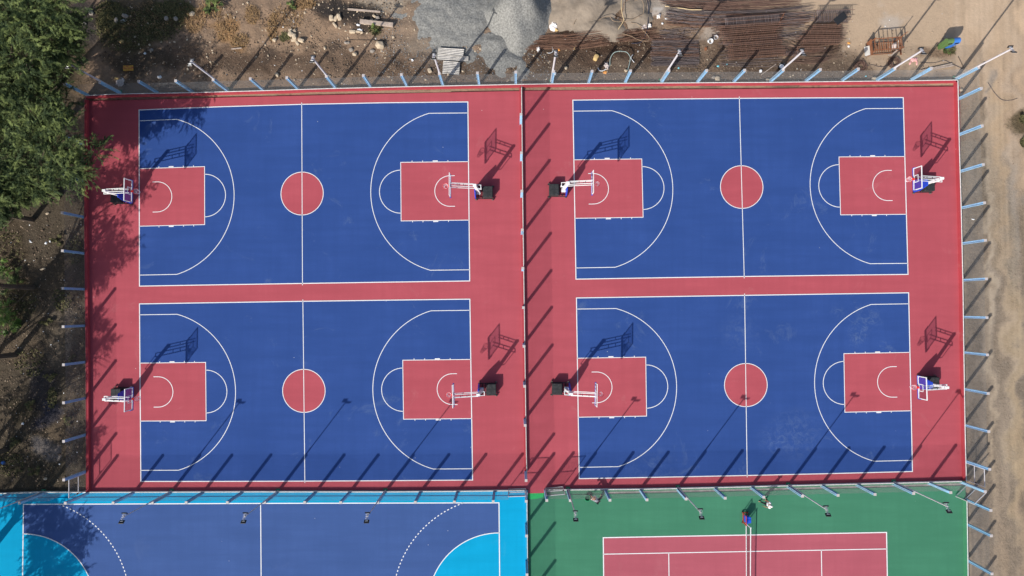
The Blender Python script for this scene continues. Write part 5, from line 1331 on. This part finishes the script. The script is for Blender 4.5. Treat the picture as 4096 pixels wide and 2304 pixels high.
def person(name, label, J, shirt, fwd, headup, cap=None):
    """J: joints in world space"""
    r = empty('person', (J['pelvis'].x, J['pelvis'].y, 0)); o0 = Vector((J['pelvis'].x, J['pelvis'].y, 0)); r['label'] = label; r['category'] = 'person'
    K = {k: v-o0 for k, v in J.items()}
    nodes = []; edges = []
    def nd(p, rad, par=None):
        nodes.append((p, rad)); i = len(nodes)-1
        if par is not None: edges.append((par, i))
        return i
    pel = nd(K['pelvis'], (.145,.115)); wa = nd(K['pelvis'].lerp(K['chest'], .5), (.135,.10), pel); ch = nd(K['chest'], (.165,.115), wa)
    nk = nd(K['neck'], .055, ch); hb_ = nd(K['neck'].lerp(K['head'], .45), .060, nk); hm = nd(K['head'], (.080,.092), hb_); ht_ = nd(K['head']+headup*.075, (.062,.072), hm)
    nd(K['head']+fwd*.105-headup*.015, .016, hm)     # nose
    for s in ('L', 'R'):
        sh = nd(K['sh'+s], .062, ch); el = nd(K['el'+s], .043, sh); wr = nd(K['wr'+s], .030, el)
        d = (K['wr'+s]-K['el'+s]); pn = d.cross(Vector((0,0,1))); pn = pn.normalized() if pn.length > .01 else Vector((1,0,0))
        hand(nodes, edges, wr, K['wr'+s], d, pn)
        hp = nd(K['hip'+s], .092, pel); kn = nd(K['kn'+s], .062, hp); cf = nd(K['kn'+s].lerp(K['an'+s], .35), .058, kn); an = nd(K['an'+s], .040, cf)
        tf = J['toe'+s]-o0; nd(tf, (.042,.028), an)
    skin_obj('body', 'skin', nodes, edges, r, 0, 1)
    # shirt
    n2 = [(K['pelvis'].lerp(K['chest'], .12), (.165,.135)), (K['pelvis'].lerp(K['chest'], .5), (.16,.125)), (K['chest'], (.19,.14)), (K['neck'].lerp(K['chest'], .45), .085)]
    e2 = [(0,1),(1,2),(2,3)]
    for s in ('L', 'R'):
        i = len(n2); n2.append((K['sh'+s], .080)); e2.append((2, i)); n2.append((K['sh'+s].lerp(K['el'+s], .6), .066)); e2.append((i, i+1))
    skin_obj('shirt', shirt, n2, e2, r, 1, 2)
    n3 = [(K['pelvis'], (.165,.13))]; e3 = []
    for s in ('L', 'R'):
        i = len(n3); n3 += [(K['hip'+s], .108), (K['kn'+s], .076), (K['an'+s].lerp(K['kn'+s], .12), .058)]; e3 += [(0, i), (i, i+1), (i+1, i+2)]
    skin_obj('trousers', 'trousers_black', n3, e3, r, 0, 2)
    for s in ('L', 'R'):
        t = J['toe'+s]-o0; a = K['an'+s]; hl = Vector((a.x, a.y, t.z))-(t-a).normalized()*.03; hl.z = t.z
        skin_obj('shoe', 'shoe_tan', [(hl, (.045,.04)), (hl.lerp(t, .5), (.05,.036)), (t, (.046,.028))], [(0,1),(1,2)], r, 0, 1)
    hh = MB().rock((0,0,0), (.185,.225,.17), 0, 5, 0, 2)
    side = fwd.cross(headup).normalized(); M = Matrix((side, fwd, headup)).transposed()
    hc = K['head']+headup*.055-fwd*.022
    for i, v in enumerate(hh.v): hh.v[i] = M @ v + hc
    hh.build('hair' if not cap else 'cap', 'hair' if not cap else cap, r, smooth=True)
    if cap:
        br = MB().box(K['head']+headup*.05+fwd*.12, (.15,.11,.012), M); br.build('cap_brim', cap, r)
    ey = MB()
    for s in (-1, 1): ey.box(K['head']+fwd*.098+side*s*.032+headup*.012, (.02,.008,.01), M)
    ey.box(K['head']+fwd*.095-headup*.055, (.045,.008,.009), M); ey.build('eyes_and_mouth', 'hair', r)
    er = MB()
    for s in (-1, 1): er.rock(K['head']+side*s*.088, (.02,.035,.055), 0, 1, 0, 1)
    er.build('ears', 'skin', r, smooth=True)
    return r
def A5(x, y, z): return Z('q5', x, y, z)
# bending person in a striped shirt, head low towards the basin
g_pel = A5(742,1050,.92); g_ch = A5(590,930,1.06)
ax = (g_ch-g_pel); ax.z = 0; ax.normalize(); sd = Vector((-ax.y, ax.x, 0))
J = dict(pelvis=g_pel, chest=g_pel+ax*.42+Vector((0,0,.10)), neck=g_pel+ax*.60+Vector((0,0,.06)), head=g_pel+ax*.76+Vector((0,0,-.04)))
J['shL'] = J['chest']+ax*.10+sd*.19; J['shR'] = J['chest']+ax*.10-sd*.19
bas = A5(352,905,.2)
J['wrL'] = A5(460,880,.42); J['wrR'] = A5(480,950,.42)
for s in 'LR': J['el'+s] = J['sh'+s].lerp(J['wr'+s], .5)+(sd*.05 if s == 'L' else -sd*.05)
J['hipL'] = g_pel+sd*.10-Vector((0,0,.05)); J['hipR'] = g_pel-sd*.10-Vector((0,0,.05))
J['anL'] = A5(885,850,.09); J['anR'] = A5(885,925,.09)
for s in 'LR': J['kn'+s] = J['hip'+s].lerp(J['an'+s], .5)+ax*.05; J['toe'+s] = J['an'+s]+ax*.15-Vector((0,0,.05))
fw = (Vector((0,0,-1))+ax*.5).normalized(); hu = (ax-Vector((0,0,-.5))).normalized(); hu = (ax*.9+Vector((0,0,.45))).normalized(); fw = (fw-hu*fw.dot(hu)).normalized()
pp = person('person', 'person in a striped top bending over the green basin', J, 'shirt_striped', fw, hu)
# striding person in white
def A6(x, y, z): return Z('q6', x, y, z)
fwd = Vector((-1, .15, 0)).normalized(); sd = Vector((.15, 1, 0)).normalized(); up = Vector((0,0,1))
anL = A6(905,632,.09); anR = A6(735,702,.09); mid_ = (anL+anR)/2; mid_.z = 0
pelv = A6(925,750,.90)
J = dict(pelvis=pelv, chest=pelv+up*.40-fwd*.02, neck=pelv+up*.58-fwd*.01, head=pelv+up*.74+fwd*.03)
J['shL'] = J['chest']+up*.08+sd*.19; J['shR'] = J['chest']+up*.08-sd*.19
J['elL'] = J['shL']+fwd*.10-up*.27+sd*.06; J['wrL'] = J['elL']+fwd*.22-up*.08
J['elR'] = J['shR']+fwd*.12-up*.26-sd*.08; J['wrR'] = J['elR']+fwd*.22-up*.05+sd*.04
J['hipL'] = pelv+sd*.10-up*.05; J['hipR'] = pelv-sd*.10-up*.05
J['anL'] = anL; J['anR'] = anR
for s in 'LR': J['kn'+s] = J['hip'+s].lerp(J['an'+s], .5)+fwd*.05; J['toe'+s] = J['an'+s]+fwd*.15-Vector((0,0,.05))
person('person', 'person in a white shirt and black trousers striding above the net cart', J, 'shirt_white', fwd, up, 'cap_white')

# ------------------------------------------------------------------ put each root at the base of its own parts
bpy.context.view_layer.update()
for o in list(COL.objects):
    if o.type == 'EMPTY' and not o.parent and o.location.length < 1e-6 and o.children:
        mn = Vector((1e9,)*3); mx_ = Vector((-1e9,)*3)
        for ch in o.children:
            if ch.type == 'MESH':
                for c in ch.bound_box:
                    q = ch.matrix_world @ Vector(c)
                    for i in range(3): mn[i] = min(mn[i], q[i]); mx_[i] = max(mx_[i], q[i])
        c = Vector(((mn.x+mx_.x)/2, (mn.y+mx_.y)/2, max(mn.z, 0)))
        o.location = c
        for ch in o.children: ch.location = ch.location - c
